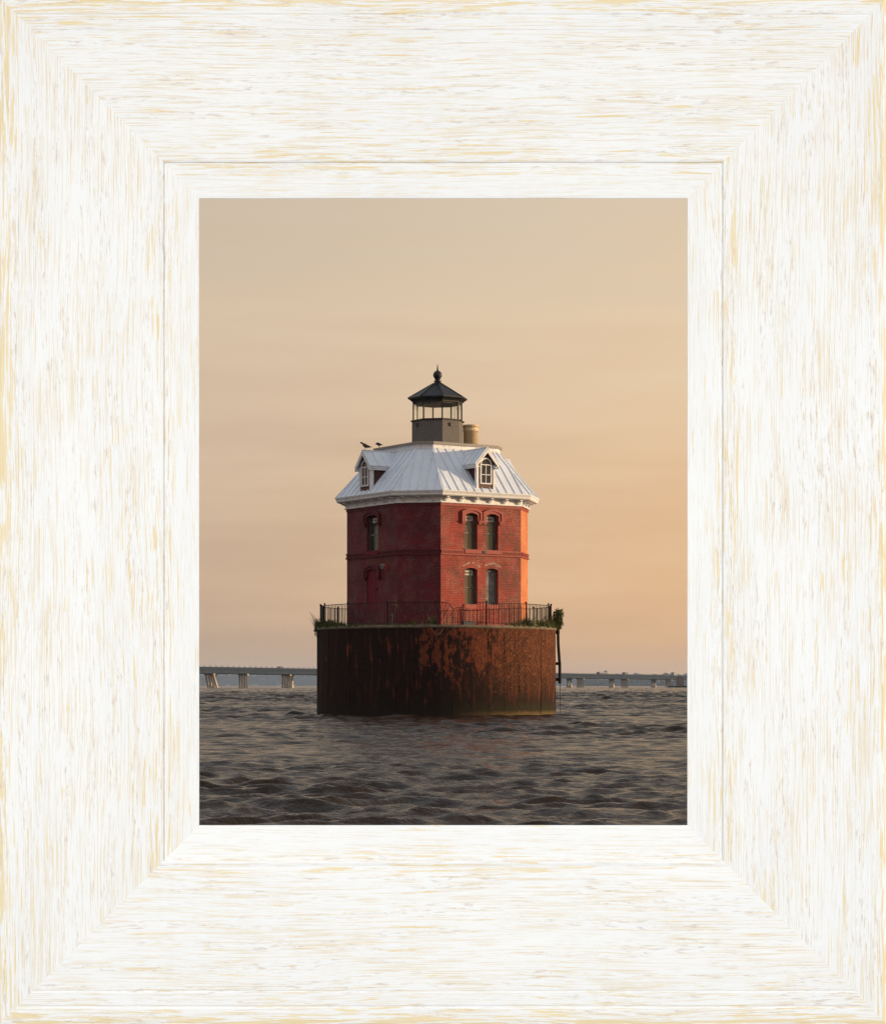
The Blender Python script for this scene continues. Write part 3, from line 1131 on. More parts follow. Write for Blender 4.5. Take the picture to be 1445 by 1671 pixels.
# band and ledge above the slope
mb = MB()
mb.loft([[Vector((x, y, z)) for x, y in octo(A_T + d, W_T + d * .42)] for d, z in ((.0, ZT - .05), (.05, ZT), (.05, ZT + .03), (.02, ZT + .05), (.03, ZT + .15), (.07, ZT + .17))])
obj("crown_band", mb, M_WHITE, house)
mb = MB()
mb.loft([[Vector((x, y, z)) for x, y in octo(A_T + d, W_T + d * .42)] for d, z in ((.10, ZT + .168), (.12, ZT + .18), (.12, ZT + .285), (.06, ZT + .30))])
obj("roof_ledge", mb, M_LEDGE, house)
ZD = ZT + .30


# dormers
def dormer(i):
    AD = 3.80
    F = facemat(i, AD)
    hw, zb, ze, zr_, he = .415, 9.80, 10.93, 11.60, .62
    run = AD - (A_E - (ze - ZE) / ((ZT - ZE) / (A_E - A_T))) + .1
    sl = (ZT - ZE) / (A_E - A_T)

    def back(z):            # distance behind the front plane where the main roof reaches height z
        return AD - (A_E - (z - ZE) / sl)
    mb = MB()
    # cheeks and front with gable
    gz = ze + (zr_ - ze) * (1 - hw / he) + .0
    mb.poly([(-hw, 0, zb), (hw, 0, zb), (hw, 0, gz), (0, 0, zr_ - .03), (-hw, 0, gz)])
    for s in (-1, 1):
        pts = [(s * hw, 0, zb), (s * hw, back(gz) + .08, gz), (s * hw, 0, gz)]
        mb.poly(pts if s < 0 else pts[::-1])
    d = obj("dormer", mb, M_MAROON, house, M=F)
    for s in (-1, 1):
        m2 = MB()
        m2.box(min(s * (hw - .03), s * (hw + .075)), max(s * (hw - .03), s * (hw + .075)), -.03, .02, zb + .02, ze + .03)
        m2.box(min(s * hw, s * (hw + .07)), max(s * hw, s * (hw + .07)), .021, .13, zb + .05, ze)
        obj("corner_board", m2, M_WHITE, d)
        # roof slab with seams
        m3 = MB()
        t = .055
        y0 = -.16
        yb_r, yb_e = back(zr_) + .05, back(ze) + .05
        a0, a1 = Vector((0, y0, zr_ + .03)), Vector((s * he, y0, ze))
        b0, b1 = Vector((0, yb_r, zr_ + .03)), Vector((s * he, yb_e, ze))
        nn = (a1 - a0).cross(b0 - a0).normalized()
        if nn.z < 0:
            nn = -nn
        top = [a0 + nn * t, a1 + nn * t, b1 + nn * t, b0 + nn * t]
        bot = [a0, a1, b1, b0]
        m3.raw(bot + top, [(4, 5, 6, 7) if s < 0 else (7, 6, 5, 4), (0, 3, 2, 1), (0, 1, 5, 4), (1, 2, 6, 5), (2, 3, 7, 6)])
        for k in (1, 2, 3):
            y = y0 + .02 + k * .43
            p0 = Vector((0, y, zr_ + .03)) + nn * (t + .015)
            # stop the seam where the slab meets the main roof
            fr_ = 1.0 if y < yb_e else max(0, 1 - (y - yb_e) / (yb_r - yb_e))
            p1 = p0.lerp(Vector((s * he, y, ze)) + nn * (t + .015), fr_)
            if fr_ > .1:
                m3.bar(p0, p1, .03, .04, nn)
        obj("dormer_roof", m3, M_ROOF, d)
        # rake board and eaves fascia
        m4 = MB()
        ra, rb = Vector((0, y0 - .012, zr_ + .0)), Vector((s * he, y0 - .012, ze - .03))
        dn = Vector((0, 0, -.125))
        m4.raw([ra, rb, rb + dn, ra + dn, ra + Vector((0, .05, .0)), rb + Vector((0, .05, 0)), rb + dn + Vector((0, .05, 0)), ra + dn + Vector((0, .05, 0))],
               [(0, 1, 2, 3), (7, 6, 5, 4), (3, 2, 6, 7), (1, 5, 6, 2), (0, 4, 5, 1)])
        obj("rake_board", m4, M_WHITE, d)
        m5 = MB()
        x_ = s * (he - .015)
        m5.box(min(x_, x_ - s * .05), max(x_, x_ - s * .05), y0, yb_e - .1, ze - .14, ze + .01)
        m5.box(min(s * hw, x_), max(s * hw, x_), y0 + .02, yb_e - .12, ze - .10, ze - .06)
        obj("eaves_board", m5, M_WHITE, d)
    m6 = MB()
    m6.bar((0, -.17, zr_ + .095), (0, back(zr_) + .02, zr_ + .095), .10, .035)
    obj("ridge_cap", m6, M_ROOF, d)
    # arched window
    w, z0, zs, t = .30, 10.10, 10.95, .055
    out = [(-w, z0)] + [(-w * math.cos(PI * k / 12), zs + w * math.sin(PI * k / 12)) for k in range(13)] + [(w, z0)]
    wi = w - t
    inn = [(-wi, z0 + t)] + [(-wi * math.cos(PI * k / 12), zs + wi * math.sin(PI * k / 12)) for k in range(13)] + [(wi, z0 + t)]
    m7 = MB()
    n = len(out)
    for k in range(n):
        a, b, c, e = out[k], out[(k + 1) % n], inn[(k + 1) % n], inn[k]
        m7.poly([(a[0], -.05, a[1]), (e[0], -.05, e[1]), (c[0], -.05, c[1]), (b[0], -.05, b[1])])
        m7.poly([(b[0], -.05, b[1]), (b[0], 0, b[1]), (a[0], 0, a[1]), (a[0], -.05, a[1])][::-1])
        m7.poly([(e[0], -.05, e[1]), (e[0], 0, e[1]), (c[0], 0, c[1]), (c[0], -.05, c[1])])
    obj("window_frame", m7, M_WHITE, d)
    m8 = MB()
    for (x0, x1, za, zb_) in ((-wi, wi, zs - .025, zs + .015), (-wi, wi, 10.50, 10.53), (-.014, .014, z0 + t, zs - .025)):
        m8.box(x0, x1, -.036, -.012, za, zb_)
    obj("muntin", m8, M_WHITE, d)
    m9 = MB()
    m9.poly([(x, -.008, z) for x, z in inn][::-1])
    m9.poly([(x, -.002, z) for x, z in inn])
    obj("pane", m9, M_DORMGLASS, d)
    return d


for i in range(4):
    dormer(i)

# lantern
def ring8(r, z, rot=0.0):
    # octagon whose face normals line up with the house
    return [Vector((r * math.sin(R(22.5 + 45 * k) + rot), -r * math.cos(R(22.5 + 45 * k) + rot), z)) for k in range(8)]


mb = MB()
mb.loft([ring8(1.17, ZD - .05), ring8(1.17, 13.17)])
lan = obj("lantern_room", mb, M_GREY, house)
mb = MB()
mb.loft([ring8(1.17, 13.165), ring8(1.235, 13.18), ring8(1.235, 13.225), ring8(1.10, 13.25)])
obj("sill_ring", mb, M_BLACK, lan)
mb = MB()
mb.loft([ring8(1.12, 13.985), ring8(1.14, 14.0), ring8(1.15, 14.06), ring8(1.20, 14.08), ring8(1.22, 14.11), ring8(1.30, 14.17), ring8(1.34, 14.20)])
obj("lantern_cornice", mb, M_BLACK, lan)
mc_ = MB()
mc_.loft([ring8(1.06, 13.955), ring8(1.06, 13.983)])
obj("lantern_ceiling", mc_, M_PLY, lan)
mb = MB()
mb.loft([ring8(1.36, 14.19), ring8(1.36, 14.225), ring8(.17, 14.93), ring8(.12, 14.98)])
lr = obj("lantern_roof", mb, M_BLACK, lan)
for p, q in zip(ring8(1.36, 14.235), ring8(.17, 14.94)):
    mb = MB()
    mb.bar(p, q, .045, .03)
    obj("roof_rib", mb, M_BLACK, lan)
for k, p in enumerate(ring8(1.105, 0)):
    mb = MB()
    mb.box(-.028, .028, -.028, .028, 13.24, 13.99, Matrix.Translation((p.x, p.y, 0)) @ Matrix.Rotation(R(22.5 + 45 * k), 4, 'Z'))
    obj("mullion", mb, M_BLACK, lan)
rr = ring8(1.095, 0)
for k in range(8):
    a, b = rr[k - 1], rr[k]
    t = (b - a).normalized() * .035
    a, b = a + t, b - t
    mb = MB()
    mb.poly([(a.x, a.y, 13.25), (b.x, b.y, 13.25), (b.x, b.y, 13.98), (a.x, a.y, 13.98)])
    obj("pane", mb, M_LGLASS, lan)
mb = MB()
mb.lathe([(.12, 14.96), (.17, 15.0), (.17, 15.03), (.10, 15.06), (.10, 15.08), (.14, 15.10), (.14, 15.12), (.08, 15.14)] +
         [(.20 * math.sin(R(a)), 15.30 - .20 * math.cos(R(a))) for a in range(25, 180, 12)] + [(.05, 15.50), (.035, 15.56), (.012, 15.78)], 20)
obj("finial", mb, M_BLACK, lan, True)
for k, (az) in enumerate((0, -90)):
    mb = MB()
    c = -1.17 * math.cos(R(22.5))
    Mx = Matrix.Rotation(R(az), 4, 'Z')
    mb.box(-.06, .06, c - .07, c + .0, 12.90, 13.03, Mx)
    mb.box(-.085, .085, c - .09, c - .0, 13.03, 13.05, Mx)
    obj("vent_hood", mb, M_INK if k else M_GREY, lan)
# chimney on the roof deck
iv = Matrix.Rotation(-ROT, 4, 'Z')
cc = iv @ Vector((1.50, .70, 0))
mb = MB()
mb.lathe([(.335, ZD - .03), (.335, 12.82), (.37, 12.83), (.37, 12.89), (.35, 12.90), (.35, 13.02), (.385, 13.04), (.385, 13.12), (.31, 13.13), (.31, 12.8)], 28, (cc.x, cc.y))
obj("chimney", mb, M_CHIM, house, True)
for o in (house.children):
    if o.name.startswith("chimney"):
        for p in o.data.polygons:
            p.use_smooth = len(p.vertices) == 4 and abs(p.normal.z) < .3


# ------------------------------------------------------------------ railing
def build_railing():
    rail = empty("gallery_railing", (LX, LY, DECKZ))
    tag(rail, "dark iron railing with thin bars round the caisson top, bent in front", "railing")
    rr_ = 5.20
    H = .98
    posts = [.6 + 24 * k for k in range(15)]
    broken = (.6, 24.6)
    pm = MB()
    pm.tube([(0, 0, 0), (0, 0, H + .02)], .030, 6)
    pm.lathe([(.02, H + .02), (.048, H + .045), (.048, H + .075), (.015, H + .10)], 8)
    pme = pm.mesh("post", M_IRON)
    for a in posts + [12.9, 64.0 + 15.0, -84.0]:
        Mx = Matrix.Translation(polar(a, rr_)) @ Matrix.Rotation(R(a), 4, 'Z')
        if a == 12.9:
            Mx = Mx @ Matrix.Diagonal((.8, .8, .86, 1))
        link("post", pme, rail, Mx)
    bmesh_ = MB()
    bmesh_.box(-.0085, .0085, -.0085, .0085, .12, H - .015)
    bme = bmesh_.mesh("baluster", M_IRON)
    random.seed(9)
    for a in posts:
        b = a + 24
        if abs(a - .6) < .01:
            # damaged bay: the rail sags and hangs, some bars fan out, some are gone
            bend = [(.6, .97), (2.6, .99), (4.6, .98), (6.3, .90), (7.8, .74), (8.6, .66)]
            m = MB()
            m.tube([polar(p, rr_, h) for p, h in bend], .017, 5)
            obj("top_rail", m, M_IRON, rail)
            m = MB()
            m.tube([polar(8.6, rr_ + .03, .70), polar(9.3, rr_, .74), polar(12.9, rr_, .80)], .016, 5)
            obj("top_rail", m, M_IRON, rail)
            m = MB()
            m.tube([polar(12.9, rr_, .66), polar(16.5, rr_, .645), polar(21, rr_, .66)], .012, 5)
            obj("loose_bar", m, M_IRON, rail)
            m = MB()
            m.tube([polar(19.6, rr_, .975), polar(24.6, rr_, .98)], .017, 5)
            obj("top_rail", m, M_IRON, rail)
            m = MB()
            m.tube([polar(19.6, rr_, .12), polar(24.6, rr_, .12)], .014, 5)
            obj("bottom_rail", m, M_IRON, rail)
            for (p0, h0, p1, h1) in ((3.6, .98, 1.6, .60), (5.2, .95, 1.7, .38), (6.6, .87, 2.4, .22), (7.9, .72, 7.1, .40), (8.5, .66, 7.6, .06), (9.6, .72, 10.9, .12),
                                     (10.7, .76, 11.6, .10), (11.8, .78, 12.5, .08), (8.3, .36, 10.2, .10)):
                m = MB()
                m.tube([polar(p0, rr_, h0), polar((p0 + p1) / 2 + random.uniform(-.2, .2), rr_ + random.uniform(-.04, .04), (h0 + h1) / 2), polar(p1, rr_, h1)], .010, 4)
                obj("bent_baluster", m, M_IRON, rail)
            for p in (19.7, 21.2, 22.7):
                link("baluster", bme, rail, Matrix.Translation(polar(p, rr_)))
            continue
        m = MB()
        m.bar(polar(a, rr_, H), polar(b, rr_, H), .038, .026)
        obj("top_rail", m, M_IRON, rail)
        m = MB()
        m.bar(polar(a, rr_, .12), polar(b, rr_, .12), .03, .02)
        obj("bottom_rail", m, M_IRON, rail)
        p, q = polar(a, rr_), polar(b, rr_)
        n = 16
        for k in range(1, n):
            if random.random() < .04:
                continue
            Mx = Matrix.Translation(p.lerp(q, k / n)) @ Matrix.Rotation(R(a + 12) + random.uniform(-.05, .05), 4, 'Z') @ Matrix.Rotation(random.gauss(0, .012), 4, 'Y')
            link("baluster", bme, rail, Mx)
    # solid gate plate on the left end
    m = MB()
    m.bar(polar(-83.5, rr_, .50), polar(-73.5, rr_ + .01, .50), .02, .92)
    obj("gate_plate", m, M_IRON, rail)


build_railing()

# ------------------------------------------------------------------ things on the caisson top
lad = empty("boarding_ladder", (LX, LY, 0))
tag(lad, "black iron ladder standing off the right side of the rusty caisson", "ladder")
for s in (-1, 1):
    m = MB()
    pts = [polar(90 + s * 2.2, 5.47, 3.85), polar(90 + s * 2.2, 5.48, 3.2), polar(90 + s * 2.2, 5.55, 2.2), polar(90 + s * 2.2, 5.55, 1.42)]
    m.tube(pts, .062, 6)
    obj("ladder_rail", m, M_IRON, lad)
for k in range(8):
    z = 1.5 + k * .31
    r_ = 5.55 if z < 2.3 else 5.55 - (z - 2.3) * .07
    m = MB()
    m.tube([polar(87.8, r_, z), polar(92.2, r_, z)], .028, 5)
    obj("rung", m, M_IRON, lad)
for z, r_ in ((3.72, 5.47), (2.32, 5.54), (1.60, 5.55)):
    m = MB()
    m.bar(polar(90, 5.34, z), polar(90, r_ + .06, z), .42, .13)
    obj("bracket", m, M_IRON, lad)
m = MB()
m.tube([polar(90, 5.56, 1.45), polar(90.2, 5.57, .6), polar(90, 5.58, -.3)], .013, 5)
obj("chain", m, M_IRON, lad)

m = MB()
m.box(-.24, .24, -.15, .15, 0, .14)
m.box(-.26, .26, -.17, .17, .14, .17)
bx = obj("deck_box", m, M_GREY)
bx.location = Vector((LX, LY, 3.926)) + polar(15.6, 5.12)
bx.rotation_euler = (0, 0, R(15))
tag(bx, "low grey box lying on the caisson rim below the missing railing", "box")

m = MB()
pts = []
for k in range(15):
    t = k / 14
    pts.append(Vector((LX, LY, 0)) + polar(-2.6 + 6.6 * t, 5.43, 3.93 - .42 * math.sin(PI * t) ** .8))
pts = [Vector((LX, LY, 3.97)) + polar(-3.4, 5.2)] + pts + [Vector((LX, LY, 4.0)) + polar(4.6, 5.2), Vector((LX, LY, 4.5)) + polar(7.0, 5.15)]
m.tube(pts, .012, 5)
o = obj("hanging_hose", m, M_STRAW, None, True)
tag(o, "thin pale hose hanging in a loop over the caisson rim", "hose")


# plants on the rim
def blades(mb, base, n, h, spread, w=.02, lean=(0, 0), hmin=.4):
    for _ in range(n):
        a = random.uniform(0, 2 * PI)
        r = spread * math.sqrt(random.random())
        p = Vector(base) + Vector((r * math.cos(a), r * math.sin(a), 0))
        hh = h * random.uniform(hmin, 1)
        ln = Vector((math.cos(a) * .45 * random.random() + lean[0], math.sin(a) * .45 * random.random() + lean[1], 0)) * hh
        s = Vector((math.cos(a + 1.6), math.sin(a + 1.6), 0)) * (w * random.uniform(.6, 1.2))
        mid = p + ln * .4 + Vector((0, 0, hh * .6))
        tip = p + ln + Vector((0, 0, hh * random.uniform(.75, 1)))
        mb.poly([p - s, p + s, mid + s * .8, mid - s * .8])
        mb.poly([mid - s * .8, mid + s * .8, tip])


def leaves(mb, c, rad, n, s):
    for _ in range(n):
        d = Vector((random.gauss(0, 1), random.gauss(0, 1), random.gauss(0, 1))).normalized() * random.random() ** .4
        p = Vector(c) + Vector((d.x * rad[0], d.y * rad[1], d.z * rad[2]))
        t = Vector((random.gauss(0, 1), random.gauss(0, 1), random.gauss(0, .8))).normalized()
        b = t.cross(Vector((random.gauss(0, 1), random.gauss(0, 1), random.gauss(0, 1)))).normalized()
        k = s * random.uniform(.6, 1.3)
        mb.poly([p - t * k, p + b * k * .42, p + t * k, p - b * k * .42])


ctr = Vector((LX, LY, 3.925))
random.seed(31)
m = MB()
for k in range(330):
    ph = random.choice([random.uniform(-84, -40), random.uniform(-70, 4), random.uniform(34, 86)])
    blades(m, ctr + polar(ph, random.uniform(5.05, 5.40), -.06), 6, random.uniform(.10, .34) * (1.5 if abs(ph) > 55 else 1), .12, .016)
for k in range(90):
    ph = random.uniform(84, 276)
    blades(m, ctr + polar(ph, random.uniform(4.9, 5.3)), 4, .22, .12, .013)
o = obj("rim_grass", m, M_LEAF)
tag(o, "low green grass growing along the edge of the caisson top", "grass", kind='stuff')


def plant(name, label, cat, phi, r, fn):
    root = empty(name, ctr + polar(phi, r))
    tag(root, label, cat)
    fn(root)
    return root


def weeds_left(root):
    m = MB()
    blades(m, (0, 0, -.15), 60, .85, .22, .018, (-.35, 0))
    blades(m, (.5, -.25, -.05), 60, .62, .30, .016)
    leaves(m, (-.05, -.05, -.12), (.24, .22, .33), 210, .07)
    leaves(m, (.45, -.2, .1), (.30, .2, .22), 160, .06)
    obj("leaves", m, M_LEAF, root)
    m = MB()
    for k in range(9):
        m.tube([(-.05, 0, 0), (-.16 - .02 * k, .02 * k, .25 + .03 * k), (-.26 - .03 * k, .02 * k, .28 + .06 * k)], [.008, .005, .002], 4)
    obj("stems", m, M_IRON, root)


def bush_right(root):
    m = MB()
    leaves(m, (.10, 0, .42), (.24, .32, .46), 470, .065)
    leaves(m, (.20, -.1, .62), (.20, .2, .22), 130, .06)
    leaves(m, (-.05, -.15, .10), (.30, .3, .26), 240, .06)
    leaves(m, (.16, 0, .22), (.22, .3, .34), 260, .065)
    blades(m, (.14, 0, .3), 50, .75, .18, .02, (.12, 0))
    leaves(m, (.04, 0, .02), (.22, .25, .20), 160, .06)
    leaves(m, (-.35, -.4, .25), (.26, .2, .32), 190, .05)
    blades(m, (-.6, -.5, 0), 50, .55, .35, .015)
    obj("leaves", m, M_LEAF, root)
    m = MB()
    for k in range(6):
        m.tube([(0, 0, 0), (.04 * k - .05, .03 * k - .05, .4), (.06 * k - .02, .02, .8)], [.014, .01, .004], 4)
    obj("stems", m, M_IRON, root)


def weeds_mid(root):
    m = MB()
    blades(m, (0, 0, 0), 40, .55, .20, .010)
    leaves(m, (0, 0, .10), (.28, .15, .16), 120, .05)
    obj("leaves", m, M_LEAF, root)
    m = MB()
    blades(m, (-.05, 0, .05), 16, .75, .16, .007)
    obj("stalks", m, M_STRAW, root)


def dry_stalk(root):
    m = MB()
    m.tube([(-.06, 0, 0), (-.02, 0, .35), (.08, 0, .7), (.16, 0, .98)], [.014, .012, .010, .004], 5)
    m.tube([(.0, 0, .42), (-.10, 0, .62), (-.12, 0, .72)], [.010, .008, .004], 5)
    m.tube([(.06, 0, .62), (.20, 0, .72)], [.009, .004], 5)
    obj("stems", m, M_STRAW, root)
    m = MB()
    leaves(m, (-.07, 0, .44), (.07, .05, .10), 20, .06)
    leaves(m, (.14, 0, .90), (.09, .06, .12), 22, .05)
    obj("leaves", m, M_STRAW, root)


def stalk2(root):
    m = MB()
    m.tube([(.0, 0, 0), (.03, 0, .3), (-.02, 0, .6), (-.10, 0, .74)], [.018, .016, .012, .006], 5)
    m.tube([(.03, 0, .3), (.16, 0, .08)], [.012, .005], 5)
    m.tube([(.0, 0, .2), (-.16, 0, .02)], [.012, .005], 5)
    obj("stems", m, M_STRAW, root)


def weeds_right(root):
    m = MB()
    blades(m, (0, 0, 0), 110, .55, .5, .013)
    leaves(m, (0, 0, .12), (.55, .15, .15), 160, .05)
    obj("leaves", m, M_LEAF, root)
    m = MB()
    blades(m, (.1, 0, .05), 20, .62, .4, .007)
    obj("stalks", m, M_STRAW, root)


plant("weed_clump", "spiky dark weeds spilling over the left end of the caisson rim", "plant", -82, 5.24, weeds_left)
plant("shrub", "round green bush on the right end of the caisson rim above the ladder", "bush", 88, 5.33, bush_right)
plant("weed_clump", "small weeds at the corner of the house beside the bent railing", "plant", -1.5, 5.05, weeds_mid)
plant("dry_plant", "pale dry stalk in front of the dark red wall near the door", "plant", -21.0, 5.1, dry_stalk)
plant("dry_plant", "dead pale stem tangled in the bent railing bars", "plant", 8.0, 5.24, stalk2)
plant("weed_clump", "green weeds at the foot of the railing right of the house corner", "plant", 50, 5.15, weeds_right)


# ------------------------------------------------------------------ birds
def bird(name, label, loc, rz, s, pose):
    root = empty(name, Vector(loc) - Vector((0, 0, .02)), rz)
    root.scale = (s, s, s)
    tag(root, label, "bird")
    # local: facing -x
    spine = pose
    m = MB()
    loops = []
    for (x, z, ry, rz_) in spine:
        loops.append([Vector((x, ry * math.cos(2 * PI * k / 10), z + rz_ * math.sin(2 * PI * k / 10))) for k in range(10)])
    m.loft(loops)
    obj("body", m, M_FEATHER, root, True)
    x0, z0 = spine[0][0], spine[0][1]
    m = MB()
    m.loft([[Vector((x0 + .01, .012 * math.cos(a), z0 + .012 * math.sin(a))) for a in (0, 1.57, 3.14, 4.71)], [Vector((x0 - .055, .002 * math.cos(a), z0 - .012 + .002 * math.sin(a))) for a in (0, 1.57, 3.14, 4.71)]])
    obj("beak", m, M_INK, root)
    bx_ = spine[len(spine) // 2]
    for sd_ in (-1, 1):
        m = MB()
        pts = [(bx_[0] - .10, bx_[1] + .03), (bx_[0] + .0, bx_[1] + .06), (bx_[0] + .18, bx_[1] - .005), (bx_[0] + .24, bx_[1] - .05), (bx_[0] + .05, bx_[1] - .045), (bx_[0] - .07, bx_[1] - .03)]
        yy = sd_ * bx_[2] * .93
        fr_ = [Vector((x, yy * (1 - .9 * max(0, x - bx_[0])) + sd_ * .012, z)) for x, z in pts]
        bk_ = [Vector((x, yy * (1 - .9 * max(0, x - bx_[0])) - sd_ * .02, z)) for x, z in pts]
        m.loft([fr_, bk_])
        obj("wing", m, M_FEATHER, root)
        m = MB()
        lx = bx_[0] + .01
        m.tube([(lx, sd_ * .035, bx_[1] - .06), (lx + .015, sd_ * .035, .06), (lx, sd_ * .035, .012)], .014, 5)
        m.bar((lx + .01, sd_ * .035, .008), (lx - .06, sd_ * .035, .008), .03, .012)
        obj("leg", m, M_BIRDLEG, root)


P1 = [(-.24, .335, .016, .016), (-.22, .345, .042, .044), (-.185, .335, .046, .048), (-.15, .30, .044, .050), (-.11, .25, .070, .080), (-.04, .21, .098, .098), (.04, .185, .092, .080),
      (.12, .165, .066, .052), (.20, .155, .044, .028), (.28, .14, .028, .010)]
P2 = [(-.15, .25, .016, .016), (-.13, .265, .05, .055), (-.08, .26, .06, .065), (-.03, .245, .09, .09), (.03, .225, .105, .10), (.09, .215, .085, .078), (.14, .22, .045, .042), (.18, .225, .016, .012)]
# first bird stands on the ridge of the left dormer, second on the ledge behind it
Mh = Matrix.Translation((HX0, LY, 0)) @ Matrix.Rotation(ROT, 4, 'Z')
pb = Mh @ (facemat(3, 3.80) @ Vector((0, .02, 11.715)))
bird("black_bird", "larger dark bird facing left on the ridge of the left dormer", pb, R(4), .98, P1)
pb2 = Mh @ Vector((-A_T - .06, -.35 * W_T, ZD + .001))
pb2 = Mh @ Vector((-A_T - .02, 1.45, ZD + .0))
bird("black_bird", "smaller hunched brown bird on the left corner of the roof ledge", pb2, R(-10), .80, P2)


# ------------------------------------------------------------------ bridges
PA, PB = Vector((-119.4, 1090.0, 0)), Vector((197.6, 1800.0, 0))
BD = (PB - PA).normalized()
BN = Vector((-BD.y, BD.x, 0)) * -1       # to the right / away
BH = lambda s: 10.75 - .0016 * max(0, s) # top of the barrier


def s_of_px(px, off=0.0):
    k = (px - CX) / FPX
    o = PA + BN * off
    # o.x + s*BD.x = k*(o.y + s*BD.y)
    return (k * o.y - o.x) / (BD.x - k * BD.y)


def bp(s, off, z):
    return PA + BD * s + BN * off + Vector((0, 0, z))


def bridge(name, label, off, width, piers, kind, s0, s1, post_step):
    root = empty(name, bp(0, off, 0))
    tag(root, label, "bridge")
    root_inv = Matrix.Translation(-root.location)
    zt = lambda s: BH(s)

    def put(n, mb, mat, parent=root):
        mb.v = [tuple(Vector(v) - root.location) for v in mb.v]
        return obj(n, mb, mat, parent)
    N = 12
    ss = [s0 + (s1 - s0) * k / N for k in range(N + 1)]

    def strip(y0, y1, zt0, zt1):
        mb = MB()
        mb.loft([[bp(s, off + y0, zt(s) + zt0), bp(s, off + y1, zt(s) + zt0), bp(s, off + y1, zt(s) + zt1), bp(s, off + y0, zt(s) + zt1)] for s in ss])
        return mb
    put("deck", strip(-width / 2, width / 2, -1.35, -1.0), M_STEEL)
    for e in (-1, 1):
        put("barrier", strip(e * width / 2 - .15, e * width / 2 + .15, -.998, -.15), M_STEEL)
    for e in (-1, -.33, .33, 1):
        put("girder", strip(e * width * .36 - .25, e * width * .36 + .25, -3.3, -1.352), M_STEEL)
    pm = MB()
    pm.box(-.14, .14, -.14, .14, -.15, .42)
    pm.box(-.24, .24, -.18, .18, .42, .55)
    pme = pm.mesh("rail_post", M_STEEL)
    s = s0 + 2
    while s < s1 - 2:
        link("rail_post", pme, root, Matrix.Translation(bp(s, off + width / 2, zt(s)) - root.location))
        s += post_step
    for px in piers:
        s = s_of_px(px, off)
        zc = zt(s) - 3.302
        mb = MB()
        if kind == 'pile':
            w = 2.1
            T = Matrix.Translation(bp(s, off, 0) - root.location)
            ang = math.atan2(BN.y, BN.x)
            T = T @ Matrix.Rotation(ang, 4, 'Z')
            mb.box(-w - .65, w + .65, -.8, .8, zc - .8, zc, T)
            pr = obj("pier", mb, M_CONC, root)
            bat = 2.2 if px < 360 else .25
            for k in range(4):
                x = -w + 2 * w * k / 3
                pl = MB()
                pl.bar(T @ Vector((x, 0, zc - .8)), T @ Vector((x * (1 + bat * .12) + (bat if px < 360 else 0), 0, -1.5)), .95, .95)
                obj("pile", pl, M_CONC, pr)
        else:
            w = 1.25
            T = Matrix.Translation(bp(s, off, 0) - root.location)
            T = T @ Matrix.Rotation(math.atan2(BN.y, BN.x), 4, 'Z')
            mb.box(-w - .75, w + .75, -.9, .9, zc - 1.1, zc, T)
            mb.box(-w - .52, w + .52, -.8, .8, zc - 1.9, zc - 1.1, T)
            pr = obj("pier", mb, M_CONC, root)
            for x in (-w, w):
                pl = MB()
                pl.box(x - .5, x + .5, -.7, .7, 1.4, zc - 1.9, T)
                obj("column", pl, M_CONC, pr)
            pl = MB()
            pl.box(-w - .7, w + .7, -1.2, 1.2, -1.5, 1.4, T)
            obj("footing", pl, M_CONC, pr)
    return root


near_piers = [201, 271, 342, 397, 467, 536, 610, 690, 765, 840, 946.5, 1018.5, 1090.5, 1150]
far_piers = [221, 347, 473, 600, 730, 860, 928.5, 997.5, 1066, 1110, 1160]
bridge("highway_bridge", "long low grey bridge on four-legged concrete bents, the nearer of two", 0, 9.0, near_piers, 'pile', -150, 1000, 5.8)
bridge("highway_bridge", "farther grey bridge on two-column concrete piers behind the other bridge", -26, 9.0, far_piers, 'col', -150, 1000, 5.8)


def vehicle(name, label, cat, px, off, parts, flip=False):
    s = s_of_px(px, off)
    loc = bp(s, off, BH(s) - .998)
    root = empty(name, loc, math.atan2(BD.y, BD.x) + (PI if flip else 0))
    root.scale = (1, 1, .8)
    tag(root, label, cat)
    for n, mat, fn in parts:
        mb = MB()
        fn(mb)
        obj(n, mb, mat, root)
    return root


M_TRUCKW = simple("white_vehicle_paint", (.30, .31, .33), (.26, .27, .29), 1, .5)
M_TRUCKG = simple("grey_vehicle_paint", (.14, .16, .19), (.11, .13, .16), 1, .4)
M_TYRE = simple("tyre_rubber", (.02, .02, .02), None, 3, .8)
M_VGLASS = simple("vehicle_glass", (.03, .04, .05), None, 3, .15)


def wheels(xs, r=.5, w=1.1):
    def wf(x, s):
        def f(mb):
            mb.tube([(x, s * w - .15, r), (x, s * w + .15, r)], r, 12)
        return f
    return [("wheel", M_TYRE, wf(x, s)) for x in xs for s in (-1, 1)]


def hull(prof, hw):
    def f(mb):
        mb.loft([[Vector((x, -hw, z)) for x, z in prof], [Vector((x, hw, z)) for x, z in prof]])
    return f


def bxf(*a):
    return lambda mb: mb.box(*a)


